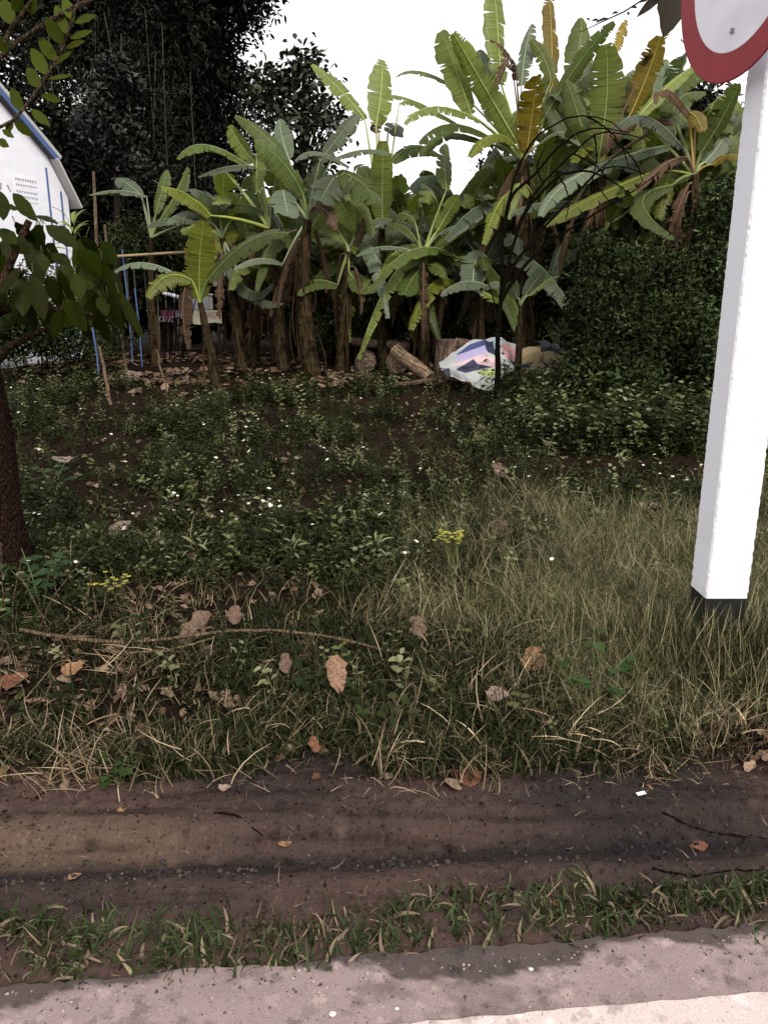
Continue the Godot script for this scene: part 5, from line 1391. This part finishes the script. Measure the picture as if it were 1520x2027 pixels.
func build_roadside_tree() -> void:
	var foot := Vector3(-2.335, gy(-2.335, -4.3), -4.3)
	var o := thing("roadside_tree", "rough red-brown tree trunk with large drooping veined leaves at the yard edge", "tree", foot)
	var b := MB.new()
	var tp := [Vector3(0, -0.15, 0), Vector3(0.005, 0.1, 0), Vector3(0, 0.45, 0), Vector3(0.0, 0.9, 0), Vector3(-0.02, 1.4, 0), Vector3(-0.05, 2.0, 0), Vector3(-0.12, 2.8, 0.05), Vector3(-0.15, 3.8, 0.1)]
	b.tube(tp, [0.29, 0.24, 0.222, 0.215, 0.21, 0.20, 0.16, 0.11], 22, Color(0.062, 0.038, 0.030), true, 0.07, rng)
	part("trunk", b.mesh(M.bark), o)
	# limbs that carry the leaves
	for q in [[1.35, Vector3(0.55, 0.42, 0.30)], [1.1, Vector3(0.62, 0.42, 0.12)], [1.5, Vector3(0.85, 0.06, 0.25)], [1.7, Vector3(0.3, 0.25, 0.5)]]:
		var lb := MB.new()
		var s := Vector3(0, q[0], 0)
		lb.tube([s, s + q[1] * 0.5 + Vector3(0, 0.08, 0), s + q[1]], [0.035, 0.022, 0.010], 7, Color(0.09, 0.065, 0.045))
		part("limb", lb.mesh(M.bark), o)
	for l in BIGLEAVES:
		var lf := MB.new()
		var p0 := v3(l[0]) - foot
		var p1 := v3(l[1]) - foot
		var tone := rng.randf_range(0.6, 1.3)
		leaf_shape(lf, p0, p1, l[2], Vector3(rng.randf_range(-0.8, 0.8), 0.7, 1.0), Color(0.027 * tone, 0.037 * tone, 0.006 * tone), -0.22, 0.16, 11, 0.48)
		var sm := MB.new()
		sm.tube([p0 + (p0 - p1) * 0.18 + Vector3(0, 0.01, -0.01), p0], [0.003, 0.002], 4, Color(0.035, 0.042, 0.012), false)
		var me := ArrayMesh.new()
		lf.into(me, M.big_leaf)
		sm.into(me, M.stalk)
		part("leaf", me, o)
	var stick := MB.new()
	stick.tube([Vector3(-2.02, 1.60, -4.1) - foot, Vector3(-1.86, 1.92, -4.15) - foot, Vector3(-1.80, 2.02, -4.15) - foot], [0.022, 0.019, 0.017], 8, Color(0.13, 0.085, 0.06))
	part("broken_limb", stick.mesh(M.bark), o)
	# overhanging branch of a second, finer-leaved tree whose stem stands outside the view
	var f2 := Vector3(-2.05, gy(-2.05, -2.75), -2.75)
	var o2 := thing("leaflet_tree", "slim tree branch with paired oval leaflets hanging in front of the house gable", "tree", f2)
	var s2 := MB.new()
	s2.tube([Vector3(0, -0.1, 0), Vector3(0.02, 1.2, 0), Vector3(0.03, 2.3, 0.02), Vector3(0.1, 3.2, 0.0)], [0.055, 0.048, 0.038, 0.02], 9, Color(0.12, 0.09, 0.07), true, 0.05, rng)
	part("trunk", s2.mesh(M.bark), o2)
	for q in [[WOODY, 0.0085, 0.006], [RACHIS, 0.003, 0.0055], [ROLL2, 0.005, 0.006]]:
		var pts := []
		var rad := []
		for k in q[0].size():
			pts.append(v3(q[0][k]) - f2)
			rad.append(lerpf(q[1], q[2], float(k) / (q[0].size() - 1)))
		if q[0] == WOODY or q[0] == RACHIS:
			pts.append(Vector3(0.04, 2.35 if q[0] == WOODY else 2.2, 0.02))
			rad.append(0.012)
		var tb := MB.new()
		tb.tube(pts, rad, 7, Color(0.16, 0.125, 0.085), true, 0.08, rng)
		part("branch", tb.mesh(M.bark), o2)
	for l in LEAFLETS:
		var lf := MB.new()
		var p0 := v3(l[0]) - f2
		var p1 := v3(l[1]) - f2
		var tone := rng.randf_range(0.8, 1.2)
		leaf_shape(lf, p0, p1, l[2], Vector3(rng.randf_range(-0.3, 0.3), 0.1, 1.0), Color(0.048 * tone, 0.060 * tone, 0.008 * tone), 0.12, 0.05, 9, 0.5)
		part("leaflet", lf.mesh(M.leafy), o2)
	# dead leaf caught on a twig beside the sign
	var f3 := Vector3(3.4, gy(3.4, -4.6), -4.6)
	var o3 := thing("dead_branch", "grey-brown dead leaf hanging from a bare twig beside the round sign", "branch", f3)
	var s3 := MB.new()
	s3.tube([Vector3(0, -0.1, 0), Vector3(0, 2.0, 0), Vector3(-0.1, 3.6, 0)], [0.07, 0.06, 0.045], 9, Color(0.10, 0.08, 0.065), true, 0.05, rng)
	part("trunk", s3.mesh(M.bark), o3)
	var s4 := MB.new()
	s4.tube([Vector3(-0.1, 3.5, 0), Vector3(-1.2, 3.55, 0.3), Vector3(-2.0, 3.30, 0.42), Vector3(-2.08, 3.06, 0.42), Vector3(-2.25, 2.96, 0.42), Vector3(-2.45, 2.88, 0.40)], [0.03, 0.018, 0.008, 0.005, 0.004, 0.002], 6, Color(0.06, 0.05, 0.045))
	part("twig", s4.mesh(M.bark), o3)
	var dl := MB.new()
	leaf_shape(dl, Vector3(-2.02, 3.20, 0.42), Vector3(-2.04, 2.855, 0.43), 0.15, Vector3(0.2, 0, 1), Color(0.085, 0.072, 0.058), 0.35, 0.12, 11, 0.6)
	part("dead_leaf", dl.mesh(M.blade_dry), o3)
	dl = MB.new()
	leaf_shape(dl, Vector3(-2.06, 3.05, 0.42), Vector3(-2.19, 2.935, 0.44), 0.045, Vector3(0.2, 0.3, 1), Color(0.085, 0.065, 0.055), 0.5, 0.1, 7)
	part("dead_leaf", dl.mesh(M.blade_dry), o3)
	for k in 9:
		dl = MB.new()
		var p := Vector3(-2.05 - k * 0.045, 3.03 - k * 0.016 + rng.randf_range(-0.01, 0.03), 0.42)
		leaf_shape(dl, p, p + Vector3(rng.randf_range(-0.07, 0.0), rng.randf_range(-0.045, 0.01), 0.01), 0.014, Vector3(0, 0.4, 1), Color(0.05, 0.045, 0.04), 0.4, 0.2, 4)
		part("dead_leaf", dl.mesh(M.blade_dry), o3)

func scatter(n: int, x0: float, x1: float, d0: float, d1: float, want: Callable, smin: float, smax: float, tilt: float, pal: Array, sink := 0.0) -> Array:
	var where := []
	var cols := PackedColorArray()
	for k in n:
		# more of them close by, in step with what the eye resolves
		var d := 1.0 / lerpf(1.0 / d0, 1.0 / d1, rng.randf())
		if rng.randf() < 0.5:
			d = rng.randf_range(d0, d1)
		var x := rng.randf_range(maxf(x0, -0.62 * d - 0.6), minf(x1, 0.62 * d + 0.6))
		if rng.randf() > want.call(x, d):
			continue
		var b := Basis.from_euler(Vector3(rng.randf_range(-tilt, tilt), rng.randf_range(0, TAU), rng.randf_range(-tilt, tilt)))
		where.append(Transform3D(b.scaled(Vector3.ONE * rng.randf_range(smin, smax)), Vector3(x, gy(x, -d) - sink, -d)))
		var c: Color = pal[rng.randi() % pal.size()]
		var g := rng.randf_range(0.75, 1.3)
		cols.append(Color(c.r * g, c.g * g, c.b * g))
	return [where, cols]

func stuff(called: String, label: String, category: String, mesh: Mesh, sc: Array) -> void:
	var o := many(called, mesh, sc[0], sc[1], self)
	o.set_meta("kind", "stuff")
	o.set_meta("label", label)
	o.set_meta("category", category)

# how tall dry grass, weeds and bare ground share the yard
func tall_share(x: float, d: float) -> float:
	var n := patchy.get_noise_2d(x * 25.0, d * 25.0)
	var a := smoothstep(-0.10, 0.95, x + 0.06 * (4.2 - d) + n * 0.9)
	a *= smoothstep(2.55, 3.1, d + n * 0.3) * (1.0 - smoothstep(5.6, 6.8, d + n * 1.0))
	return a

func bare(x: float, d: float) -> float:
	# trodden path and the litter floor of the grove
	var px := 0.25 + 0.08 * (d - 8.0)
	var n := patchy.get_noise_2d(x * 40.0 + 33.0, d * 40.0)
	var b := (1.0 - smoothstep(0.05, 0.35, absf(x - px) + n * 0.4)) * smoothstep(7.5, 9.0, d) * 0.8
	b = maxf(b, smoothstep(12.8, 13.6, d + n * 1.2) * (1.0 - smoothstep(1.0, 2.6, x)))
	b = maxf(b, (1.0 - smoothstep(0.3, 0.8, absf(x + 1.05) + n * 0.8)) * (1.0 - smoothstep(0.2, 0.6, absf(d - 4.0) + n * 0.3)) * 0.85)
	b = maxf(b, (1.0 - smoothstep(0.0, 0.35, absf(x + 1.35) + n * 0.5)) * (1.0 - smoothstep(0.1, 0.45, absf(d - 3.15) + n * 0.3)) * 0.9)
	b = maxf(b, smoothstep(0.06, 0.22, patchy.get_noise_2d(x * 20.0 + 400.0, d * 24.0)) * 0.85)
	b = maxf(b, smoothstep(0.06, 0.24, patchy.get_noise_2d(x * 11.0 + 130.0, d * 8.0)) * smoothstep(5.0, 6.5, d) * 0.42)
	for q in [[-3.0, 7.4, 0.8, 0.7], [-3.9, 10.4, 1.4, 0.8]]:
		var e := sqrt(pow((x - q[0]) / q[2], 2.0) + pow((d - q[1]) / q[3], 2.0)) + n * 0.9
		b = maxf(b, 0.9 * (1.0 - smoothstep(0.6, 1.1, e)))
	return clampf(b, 0.0, 1.0)

func build_ground_cover() -> void:
	var one := [Color.WHITE]
	var olive := [Color(0.105, 0.102, 0.046), Color(0.225, 0.200, 0.112), Color(0.36, 0.315, 0.205), Color(0.056, 0.062, 0.023), Color(0.024, 0.030, 0.010), Color(0.160, 0.150, 0.076), Color(0.020, 0.024, 0.009)]
	var straw := [Color(0.27, 0.20, 0.125), Color(0.16, 0.11, 0.066), Color(0.36, 0.28, 0.18), Color(0.07, 0.046, 0.03)]
	var green := [Color(0.011, 0.015, 0.005), Color(0.026, 0.034, 0.011), Color(0.009, 0.012, 0.004), Color(0.070, 0.080, 0.034), Color(0.016, 0.021, 0.007), Color(0.10, 0.078, 0.048)]
	for k in 3:
		stuff("tall_grass", "fine olive and straw-coloured tall grass around the white post", "grass", grass_tuft(16, 0.07, 0.34, 0.0028, 1.5, 0.06, olive, 200 + k, 5),
			scatter(4200, -1.6, 4.5, 2.5, 7.2, func(x, d): return tall_share(x, d) * (0.35 + 0.65 * smoothstep(-0.25, 0.15, patchy.get_noise_2d(x * 60.0, d * 60.0))), 0.5, 1.1, 0.4, one, 0.01))
	stuff("tall_grass", "thin pale seed stalks rising above the tall grass", "grass", grass_tuft(5, 0.18, 0.46, 0.0022, 1.0, 0.05, [Color(0.30, 0.25, 0.14), Color(0.22, 0.19, 0.09), Color(0.36, 0.30, 0.19)], 209, 6),
		scatter(1500, -1.6, 4.5, 2.6, 7.0, func(x, d): return tall_share(x, d), 0.6, 1.0, 0.45, one, 0.01))
	stuff("tall_grass", "rank grass packed round the foot of the white post", "grass", grass_tuft(16, 0.10, 0.40, 0.0040, 1.1, 0.06, olive, 208, 5),
		scatter(9000, 0.9, 2.6, 2.85, 3.7, func(x, d): return 0.55 * exp(-pow((x - 1.55) / 0.35, 2.0)) * exp(-pow((d - 3.18) / 0.16, 2.0)) * (0.0 if x > 1.43 and x < 1.66 and d > 3.22 and d < 3.46 else 1.0), 0.6, 1.05, 0.35, one, 0.01))
	for k in 3:
		stuff("short_grass", "short dark green grass of the verge behind the mud", "grass", grass_tuft(11, 0.04, 0.15, 0.0065, 1.6, 0.055, green, 220 + k),
			scatter(4200, -3.5, 4.0, 2.36, 6.5, func(x, d): return (1.0 - 0.75 * tall_share(x, d)) * (1.0 - bare(x, d)) * smoothstep(2.34, 2.5, d + 0.22 * patchy.get_noise_2d(x * 60.0, 5.0)), 0.6, 1.25, 0.35, one, 0.006))
	for k in 3:
		stuff("dry_straw", "pale dry straw stalks fallen over the verge", "straw", grass_tuft(7, 0.05, 0.22, 0.0045, 1.9, 0.07, straw, 240 + k),
			scatter(1050, -3.5, 4.0, 2.3, 5.2, func(x, d): return smoothstep(2.28, 2.42, d + 0.25 * patchy.get_noise_2d(x * 60.0, 5.0)) * (0.25 + 0.75 * smoothstep(0.0, 0.25, patchy.get_noise_2d(x * 40.0 + 10.0, d * 60.0))) * lerpf(1.0, 0.4, clampf((d - 2.6) / 2.0, 0, 1)), 0.5, 1.2, 1.0, one, 0.0))
	# roadside strip
	var strip := func(x: float, d: float) -> float:
		var c := 1.69 + 0.087 * x + 0.02 * sin(x * 4.0)
		var wd := 0.075 + 0.02 * patchy.get_noise_2d(x * 90.0, 8.0) + 0.03 * clampf(x, 0.0, 1.0) + 0.05 * clampf(-x - 0.45, 0.0, 0.5)
		return (1.0 - smoothstep(wd * 0.6, wd * 1.35, absf(d - c))) * (0.25 + 0.75 * smoothstep(-0.2, 0.2, patchy.get_noise_2d(x * 110.0, d * 160.0)))
	var blade := [Color(0.0330, 0.0462, 0.0176), Color(0.0550, 0.0704, 0.0308), Color(0.0220, 0.0319, 0.0121), Color(0.0825, 0.0902, 0.0462), Color(0.2090, 0.1595, 0.1045)]
	for k in 3:
		stuff("strip_grass", "low green grass strip between the mud track and the road", "grass", grass_tuft(8, 0.02, 0.10, 0.0080, 2.1, 0.04, blade, 260 + k),
			scatter(700, -2.4, 2.4, 1.5, 1.98, strip, 0.5, 1.25, 0.5, one, 0.004))
	stuff("strip_grass", "pale dry stalks in the strip between the mud track and the road", "grass", grass_tuft(4, 0.05, 0.13, 0.005, 0.9, 0.03, straw, 270),
		scatter(700, -2.4, 2.4, 1.5, 1.98, strip, 0.7, 1.25, 1.0, one, 0.004))
	# stray tufts and crumbs on the mud
	stuff("straw_crumbs", "scattered straw bits and crumbs on the mud track", "straw", grass_tuft(3, 0.015, 0.06, 0.0028, 1.2, 0.05, [Color(0.07, 0.046, 0.034), Color(0.025, 0.018, 0.016), Color(0.02, 0.015, 0.013), Color(0.15, 0.11, 0.075)], 280, 2),
		scatter(2600, -2.4, 2.4, 1.65, 2.5, func(x, d): return 0.25 + 0.75 * smoothstep(2.1, 2.4, d), 0.4, 1.1, 1.45, one, -0.002))
	var pb := MB.new()
	var rg := RandomNumberGenerator.new()
	rg.seed = 6
	var lat := []
	for k in 5:
		for q in 7:
			var th := PI * k / 4.0
			var ph := TAU * q / 6.0
			var rr := 1.0 + (rg.randf_range(-0.22, 0.22) if k > 0 and k < 4 and q < 6 else 0.0)
			var p := Vector3(sin(th) * cos(ph), cos(th) * 0.65, sin(th) * sin(ph)) * rr
			lat.append(p)
			pb.vert(p, p.normalized(), Vector2(k, q), Color.WHITE)
	for k in 4:
		for q in 6:
			var a := k * 7 + q
			pb.tri(a, a + 1, a + 8)
			pb.tri(a, a + 8, a + 7)
	var pebble := pb.mesh(M.plain)
	stuff("soil_clods", "small clods and grit on the mud track and road edge", "soil", pebble,
		scatter(2600, -2.2, 2.2, 1.42, 2.5, func(x, d): return 0.12 + 0.88 * smoothstep(1.62, 1.75, d) * (0.35 + 0.65 * exp(-pow((d - 0.06 * x - 1.9) / 0.07, 2.0))), 0.001, 0.0050, 0.6, [Color(0.040, 0.030, 0.028), Color(0.065, 0.048, 0.042), Color(0.040, 0.030, 0.028), Color(0.11, 0.085, 0.07)], 0.0))
	stuff("soil_clods", "dark crumbled clods along the broken edge of the wheel rut", "soil", pebble,
		scatter(9000, -2.2, 2.2, 1.75, 2.35, func(x, d):
			var a: float = d - 0.06 * x + 0.03 * patchy.get_noise_2d(x * 30.0, 60.0)
			return 0.9 * exp(-pow((a - 1.93) / 0.014, 2.0)) * smoothstep(-0.15, 0.1, patchy.get_noise_2d(x * 50.0, 90.0)) + 0.10 * smoothstep(0.15, 0.35, patchy.get_noise_2d(x * 60.0 + 500.0, d * 150.0)), 0.002, 0.011, 0.6, [Color(0.022, 0.018, 0.018), Color(0.034, 0.026, 0.024), Color(0.055, 0.038, 0.033)], 0.002))
	stuff("road_grit", "loose grit and crumbs spilled over the road edge", "grit", pebble,
		scatter(2600, -1.6, 1.6, 1.36, 1.75, func(x, d): return (0.10 + 0.90 * exp(-pow((d - 1.57 - 0.096 * x) / 0.05, 2.0))) * (1.0 if d < 1.575 + 0.096 * x else 0.0), 0.0012, 0.0045, 0.6, [Color(0.09, 0.07, 0.065), Color(0.05, 0.038, 0.036), Color(0.34, 0.28, 0.26), Color(0.18, 0.14, 0.13)], -0.034))
	# creeping weeds and their white flowers
	var weed := func(x: float, d: float) -> float:
		var edge := smoothstep(3.6, 4.6, d + 0.5 * patchy.get_noise_2d(x * 30.0, 2.0))
		var nearby := 0.12 * smoothstep(2.45, 3.0, d)
		return maxf(edge, nearby) * (1.0 - bare(x, d)) * (1.0 - 0.8 * tall_share(x, d)) * (0.35 + 0.65 * smoothstep(-0.2, 0.15, patchy.get_noise_2d(x * 18.0, d * 22.0)))
	var wcol := [Color(0.014, 0.019, 0.006), Color(0.024, 0.033, 0.010), Color(0.010, 0.014, 0.004), Color(0.016, 0.022, 0.007), Color(0.012, 0.016, 0.005), Color(0.030, 0.036, 0.012), Color(0.085, 0.098, 0.038), Color(0.17, 0.18, 0.095)]
	for k in 3:
		stuff("creeping_weed", "low leafy green weed carpeting the yard", "weeds", sprig(11, 0.044, 0.16, 300 + k),
			scatter(13000, -9.0, 9.0, 2.5, 14.0, weed, 0.4, 1.35, 0.5, wcol, 0.005))
	stuff("creeping_weed", "taller leafy weeds heaped along the foot of the bushes", "weeds", sprig(14, 0.075, 0.42, 310),
		scatter(5200, 1.0, 9.0, 8.0, 13.2, func(x, d): return smoothstep(1.2, 2.4, x) * (1.0 - smoothstep(11.6, 12.6, d)), 0.6, 1.3, 0.3, wcol, 0.01))
	stuff("creeping_weed", "taller leafy weeds around the foot of the young banana", "weeds", sprig(14, 0.07, 0.34, 311),
		scatter(5200, -6.0, 0.2, 8.5, 13.0, func(x, d): return (0.55 - 0.55 * bare(x, d)) * smoothstep(0.0, 0.3, patchy.get_noise_2d(x * 22.0 + 8.0, d * 22.0)), 0.6, 1.3, 0.3, wcol, 0.01))
	stuff("creeping_weed", "narrow-leaved dark weed mixed through the yard", "weeds", spray_weed(321),
		scatter(5000, -9.0, 9.0, 4.6, 14.0, func(x, d): return 0.75 * (1.0 - bare(x, d)) * (1.0 - 0.85 * tall_share(x, d)) * smoothstep(-0.15, 0.2, patchy.get_noise_2d(x * 24.0 + 700.0, d * 24.0)), 0.4, 1.05, 0.5, wcol, 0.005))
	stuff("short_grass", "thin grass blades growing up through the yard weeds", "grass", grass_tuft(10, 0.05, 0.20, 0.005, 1.8, 0.08, [Color(0.014, 0.018, 0.006), Color(0.040, 0.044, 0.016), Color(0.09, 0.085, 0.04), Color(0.02, 0.026, 0.009)], 322),
		scatter(4200, -8.0, 8.0, 4.2, 13.5, func(x, d): return (0.2 + 0.8 * smoothstep(-0.1, 0.2, patchy.get_noise_2d(x * 26.0 + 900.0, d * 26.0))) * (1.0 - 0.8 * bare(x, d)), 0.5, 1.2, 0.5, one, 0.005))
	var fl := MB.new()
	for k in 6:
		var a := TAU * k / 6.0
		leaf_shape(fl, Vector3(0, 0, 0), Vector3(cos(a), 0.15, sin(a)) * 0.012, 0.009, Vector3.UP, Color.WHITE, 0.1, 0.1, 4, 0.6)
	stuff("white_flowers", "tiny white flowers dotted over the creeping weed", "flowers", fl.mesh(M.petal),
		lifted(scatter(4200, -6.0, 6.0, 3.8, 13.0, func(x, d): return weed.call(x, d) * (0.06 + 0.94 * smoothstep(0.12, 0.35, patchy.get_noise_2d(x * 30.0 + 200.0, d * 30.0))), 0.8, 1.6, 0.5, [Color.WHITE], 0.0)))
	# leaf litter
	var browns := [Color(0.19, 0.135, 0.095), Color(0.13, 0.085, 0.058), Color(0.27, 0.20, 0.15), Color(0.085, 0.056, 0.040), Color(0.24, 0.18, 0.14)]
	for k in 3:
		stuff("leaf_litter", "brown dead leaves littering the floor of the grove", "leaves", dry_scrap(0.10, 0.22, Color.WHITE, 330 + k, 1.2),
			scatter(2600, -7.0, 4.5, 11.8, 18.5, func(x, d): return (0.08 + 0.92 * smoothstep(12.4, 13.4, d)) * smoothstep(-0.3, 0.15, patchy.get_noise_2d(x * 20.0, d * 26.0)), 0.6, 1.3, 0.45, browns, -0.01))
	stuff("leaf_litter", "small brown leaf fragments scattered through the weeds", "leaves", dry_scrap(0.032, 0.055, Color.WHITE, 340, 1.3),
		scatter(4200, -5.5, 4.5, 2.3, 12.0, func(x, d): return 0.16 + 0.84 * bare(x, d), 0.6, 1.4, 0.6, browns, -0.012))

func lifted(sc: Array) -> Array:
	for k in sc[0].size():
		sc[0][k].origin.y += rng.randf_range(0.16, 0.30)
	return sc

func build_small_things() -> void:
	var cols := [Color(0.33, 0.215, 0.155), Color(0.28, 0.22, 0.20), Color(0.175, 0.125, 0.098), Color(0.27, 0.165, 0.10), Color(0.185, 0.090, 0.062)]
	var k := 0
	for f in FALLEN:
		var p := v3(f[0])
		p.y = gy(p.x, p.z)
		var m := dry_scrap(f[1], maxf(f[2] * (2.2 if f[4] < 0.4 else 1.0), f[1] * 0.4), cols[f[3]], 400 + k, 0.8 + f[4])
		var o := solo("fallen_leaf", m, f[5], "leaf", p)
		var up: float = deg_to_rad(80.0) * float(f[4])
		o.rotation = Vector3(up, rng.randf_range(-0.4, 0.4), rng.randf_range(-0.15, 0.15))
		if f[4] >= 0.2:
			o.position.y += 0.5 * f[2] * sin(up) + (0.05 if p.z < -2.45 else 0.0)
		elif p.z < -2.45:
			o.position.y += 0.035
		k += 1
	for t in TWIGS:
		var pts := []
		var rad := []
		var b := MB.new()
		var cv := Curve3D.new()
		for q in t[1]:
			var p := v3(q)
			p.y = gy(p.x, p.z) + (0.09 if p.z < -2.45 else 0.003)
			cv.add_point(p)
		for q in range(1, t[1].size() - 1):
			var tg: Vector3 = (cv.get_point_position(q + 1) - cv.get_point_position(q - 1)) * 0.2
			cv.set_point_in(q, -tg)
			cv.set_point_out(q, tg)
		for q in 30:
			pts.append(cv.sample_baked(cv.get_baked_length() * q / 29.0, true) + Vector3(0, rng.randf_range(-0.002, 0.002), rng.randf_range(-0.002, 0.002)))
			rad.append(t[2] * 1.25 * lerpf(1.0, 0.55, q / 29.0) * rng.randf_range(0.85, 1.15))
		var pale: bool = t[2] > 0.004
		b.tube(pts, rad, 6, Color(0.33, 0.26, 0.17) if pale else Color(0.035, 0.025, 0.022))
		solo("twig", b.mesh(M.bark), t[0], "twig")
	# loose dead stems standing by the trunk
	for q in [[-1.86, -3.55, 0.42, 0.10], [-1.62, -3.5, 0.36, -0.14], [-1.72, -3.45, 0.5, 0.34], [-1.50, -3.6, 0.33, 0.05], [-1.40, -3.55, 0.36, -0.04], [-1.95, -3.7, 0.45, 0.02]]:
		var b := MB.new()
		b.tube([Vector3(0, -0.02, 0), Vector3(q[3] * 0.4, q[2] * 0.5, 0.02), Vector3(q[3], q[2], 0.0)], [0.005, 0.004, 0.003], 5, Color(0.27, 0.21, 0.15))
		solo("dried_weed", b.mesh(M.bark), "thin pale dead stem standing near the foot of the trunk", "stem", Vector3(q[0], gy(q[0], q[1]), q[1]), "dead stems by the trunk")
	# small leafy plants
	leafy_weed(Vector3(0.86, 0, -2.86), 26, 0.058, 0.30, 0.17, Color(0.050, 0.100, 0.034), "fresh green broad-leaved weed in the grass before the post", 1)
	leafy_weed(Vector3(-1.84, 0, -3.85), 26, 0.075, 0.34, 0.15, Color(0.045, 0.085, 0.042), "blue-green leafy weed at the foot of the trunk", 2)
	leafy_weed(Vector3(-2.0, 0, -3.6), 26, 0.060, 0.16, 0.16, Color(0.040, 0.075, 0.028), "low dark green weed in front of the trunk", 3)
	leafy_weed(Vector3(-0.92, 0, -2.34), 16, 0.050, 0.10, 0.06, Color(0.052, 0.085, 0.030), "weed tuft growing out onto the mud", 4)
	leafy_weed(Vector3(-2.9, 0, -6.6), 30, 0.085, 0.25, 0.25, Color(0.050, 0.085, 0.040), "pale green weed clump on the open ground behind the trunk", 5)
	flowering(Vector3(0.416, 0, -4.5), "sprig of yellow-green flowers in the tall grass", 0.26, 40)
	flowering(Vector3(-1.51, 0, -3.98), "yellow flower head among dead stems by the trunk", 0.14, 22)
	var sc := MB.new()
	sc.box(Basis.from_euler(Vector3(0.1, 0.3, 0.05)), Vector3(0, 0.012, 0), Vector3(0.032, 0.002, 0.014), Color(0.75, 0.77, 0.8))
	solo("paper_scrap", sc.mesh(M.plain), "small white paper scrap at the edge of the mud", "scrap", Vector3(0.864, gy(0.864, -2.25), -2.25))
	for q in [[0.365, -1.551, 0.007, "white pebble on the road edge"], [-0.12, -1.425, 0.010, "pale flat chip on the road"], [0.03, -1.44, 0.006, "tiny pale chip beside the larger one on the road"]]:
		var sp := MB.new()
		var r: float = q[2]
		var rows := 6
		for a in rows + 1:
			for e in 9:
				var th := PI * a / rows
				var ph := TAU * e / 8.0
				var p := Vector3(sin(th) * cos(ph), 0.5 * cos(th), 0.7 * sin(th) * sin(ph)) * r * (1.0 + 0.15 * sin(ph * 3.0 + th * 2.0))
				sp.vert(p, p.normalized(), Vector2(a, e), Color(0.66, 0.62, 0.58))
		for a in rows:
			for e in 8:
				sp.tri(a * 9 + e, a * 9 + e + 1, a * 9 + e + 10)
				sp.tri(a * 9 + e, a * 9 + e + 10, a * 9 + e + 9)
		solo("pebble", sp.mesh(M.plain), q[3], "pebble", Vector3(q[0], 0.004 + r * 0.4, q[1]))

func leafy_weed(at: Vector3, n: int, size: float, height: float, spread: float, col: Color, label: String, seed_: int) -> void:
	at.y = gy(at.x, at.z)
	var rg := RandomNumberGenerator.new()
	rg.seed = 900 + seed_
	var o := thing("leafy_weed", label, "weed", at)
	var st := MB.new()
	var tips := []
	for k in 5:
		var az := TAU * k / 5.0 + rg.randf_range(-0.4, 0.4)
		var tip := Vector3(cos(az) * spread, height * rg.randf_range(0.6, 1.0), sin(az) * spread)
		tips.append(tip)
		st.tube([Vector3(0, -0.02, 0), Vector3(tip.x * 0.4, tip.y * 0.6, tip.z * 0.4), tip], [0.004, 0.003, 0.002], 5, Color(0.09, 0.12, 0.05), false)
	part("stem", st.mesh(M.stalk), o)
	for k in n:
		var tip: Vector3 = tips[k % 5]
		var t := rg.randf_range(0.45, 1.0)
		var p := Vector3(tip.x * 0.4, tip.y * 0.6, tip.z * 0.4).lerp(tip, (t - 0.45) / 0.55)
		var az := rg.randf_range(0, TAU)
		var d := Vector3(cos(az), rg.randf_range(-0.15, 0.35), sin(az)).normalized()
		var tone := rg.randf_range(0.75, 1.3)
		var s := size * rg.randf_range(0.7, 1.3)
		var b := MB.new()
		leaf_shape(b, p + d * 0.008, p + d * s, s * 0.62, Vector3(rg.randf_range(-0.3, 0.3), 1, rg.randf_range(-0.1, 0.5)), Color(col.r * tone, col.g * tone, col.b * tone), 0.18, 0.15, 7, 0.42)
		part("leaf", b.mesh(M.big_leaf), o)

func flowering(at: Vector3, label: String, height: float, n: int) -> void:
	at.y = gy(at.x, at.z)
	var o := thing("flowering_weed", label, "flower", at)
	var st := MB.new()
	var fl := MB.new()
	for k in n:
		var az := rng.randf_range(0, TAU)
		var rr := sqrt(rng.randf()) * 0.11
		var tip := Vector3(cos(az) * rr, height * rng.randf_range(0.8, 1.1), sin(az) * rr)
		st.tube([Vector3(0, -0.01, 0), Vector3(tip.x * 0.5, tip.y * 0.6, tip.z * 0.5), tip], [0.002, 0.0015, 0.001], 3, Color(0.10, 0.12, 0.04), false)
		for q in 5:
			var a := TAU * q / 5.0
			leaf_shape(fl, tip, tip + Vector3(cos(a), 0.5, sin(a)) * 0.016, 0.010, Vector3.UP, Color(0.36, 0.33, 0.07), 0.1, 0.1, 4, 0.6)
	part("stem", st.mesh(M.stalk), o)
	part("blossoms", fl.mesh(M.leafy), o)
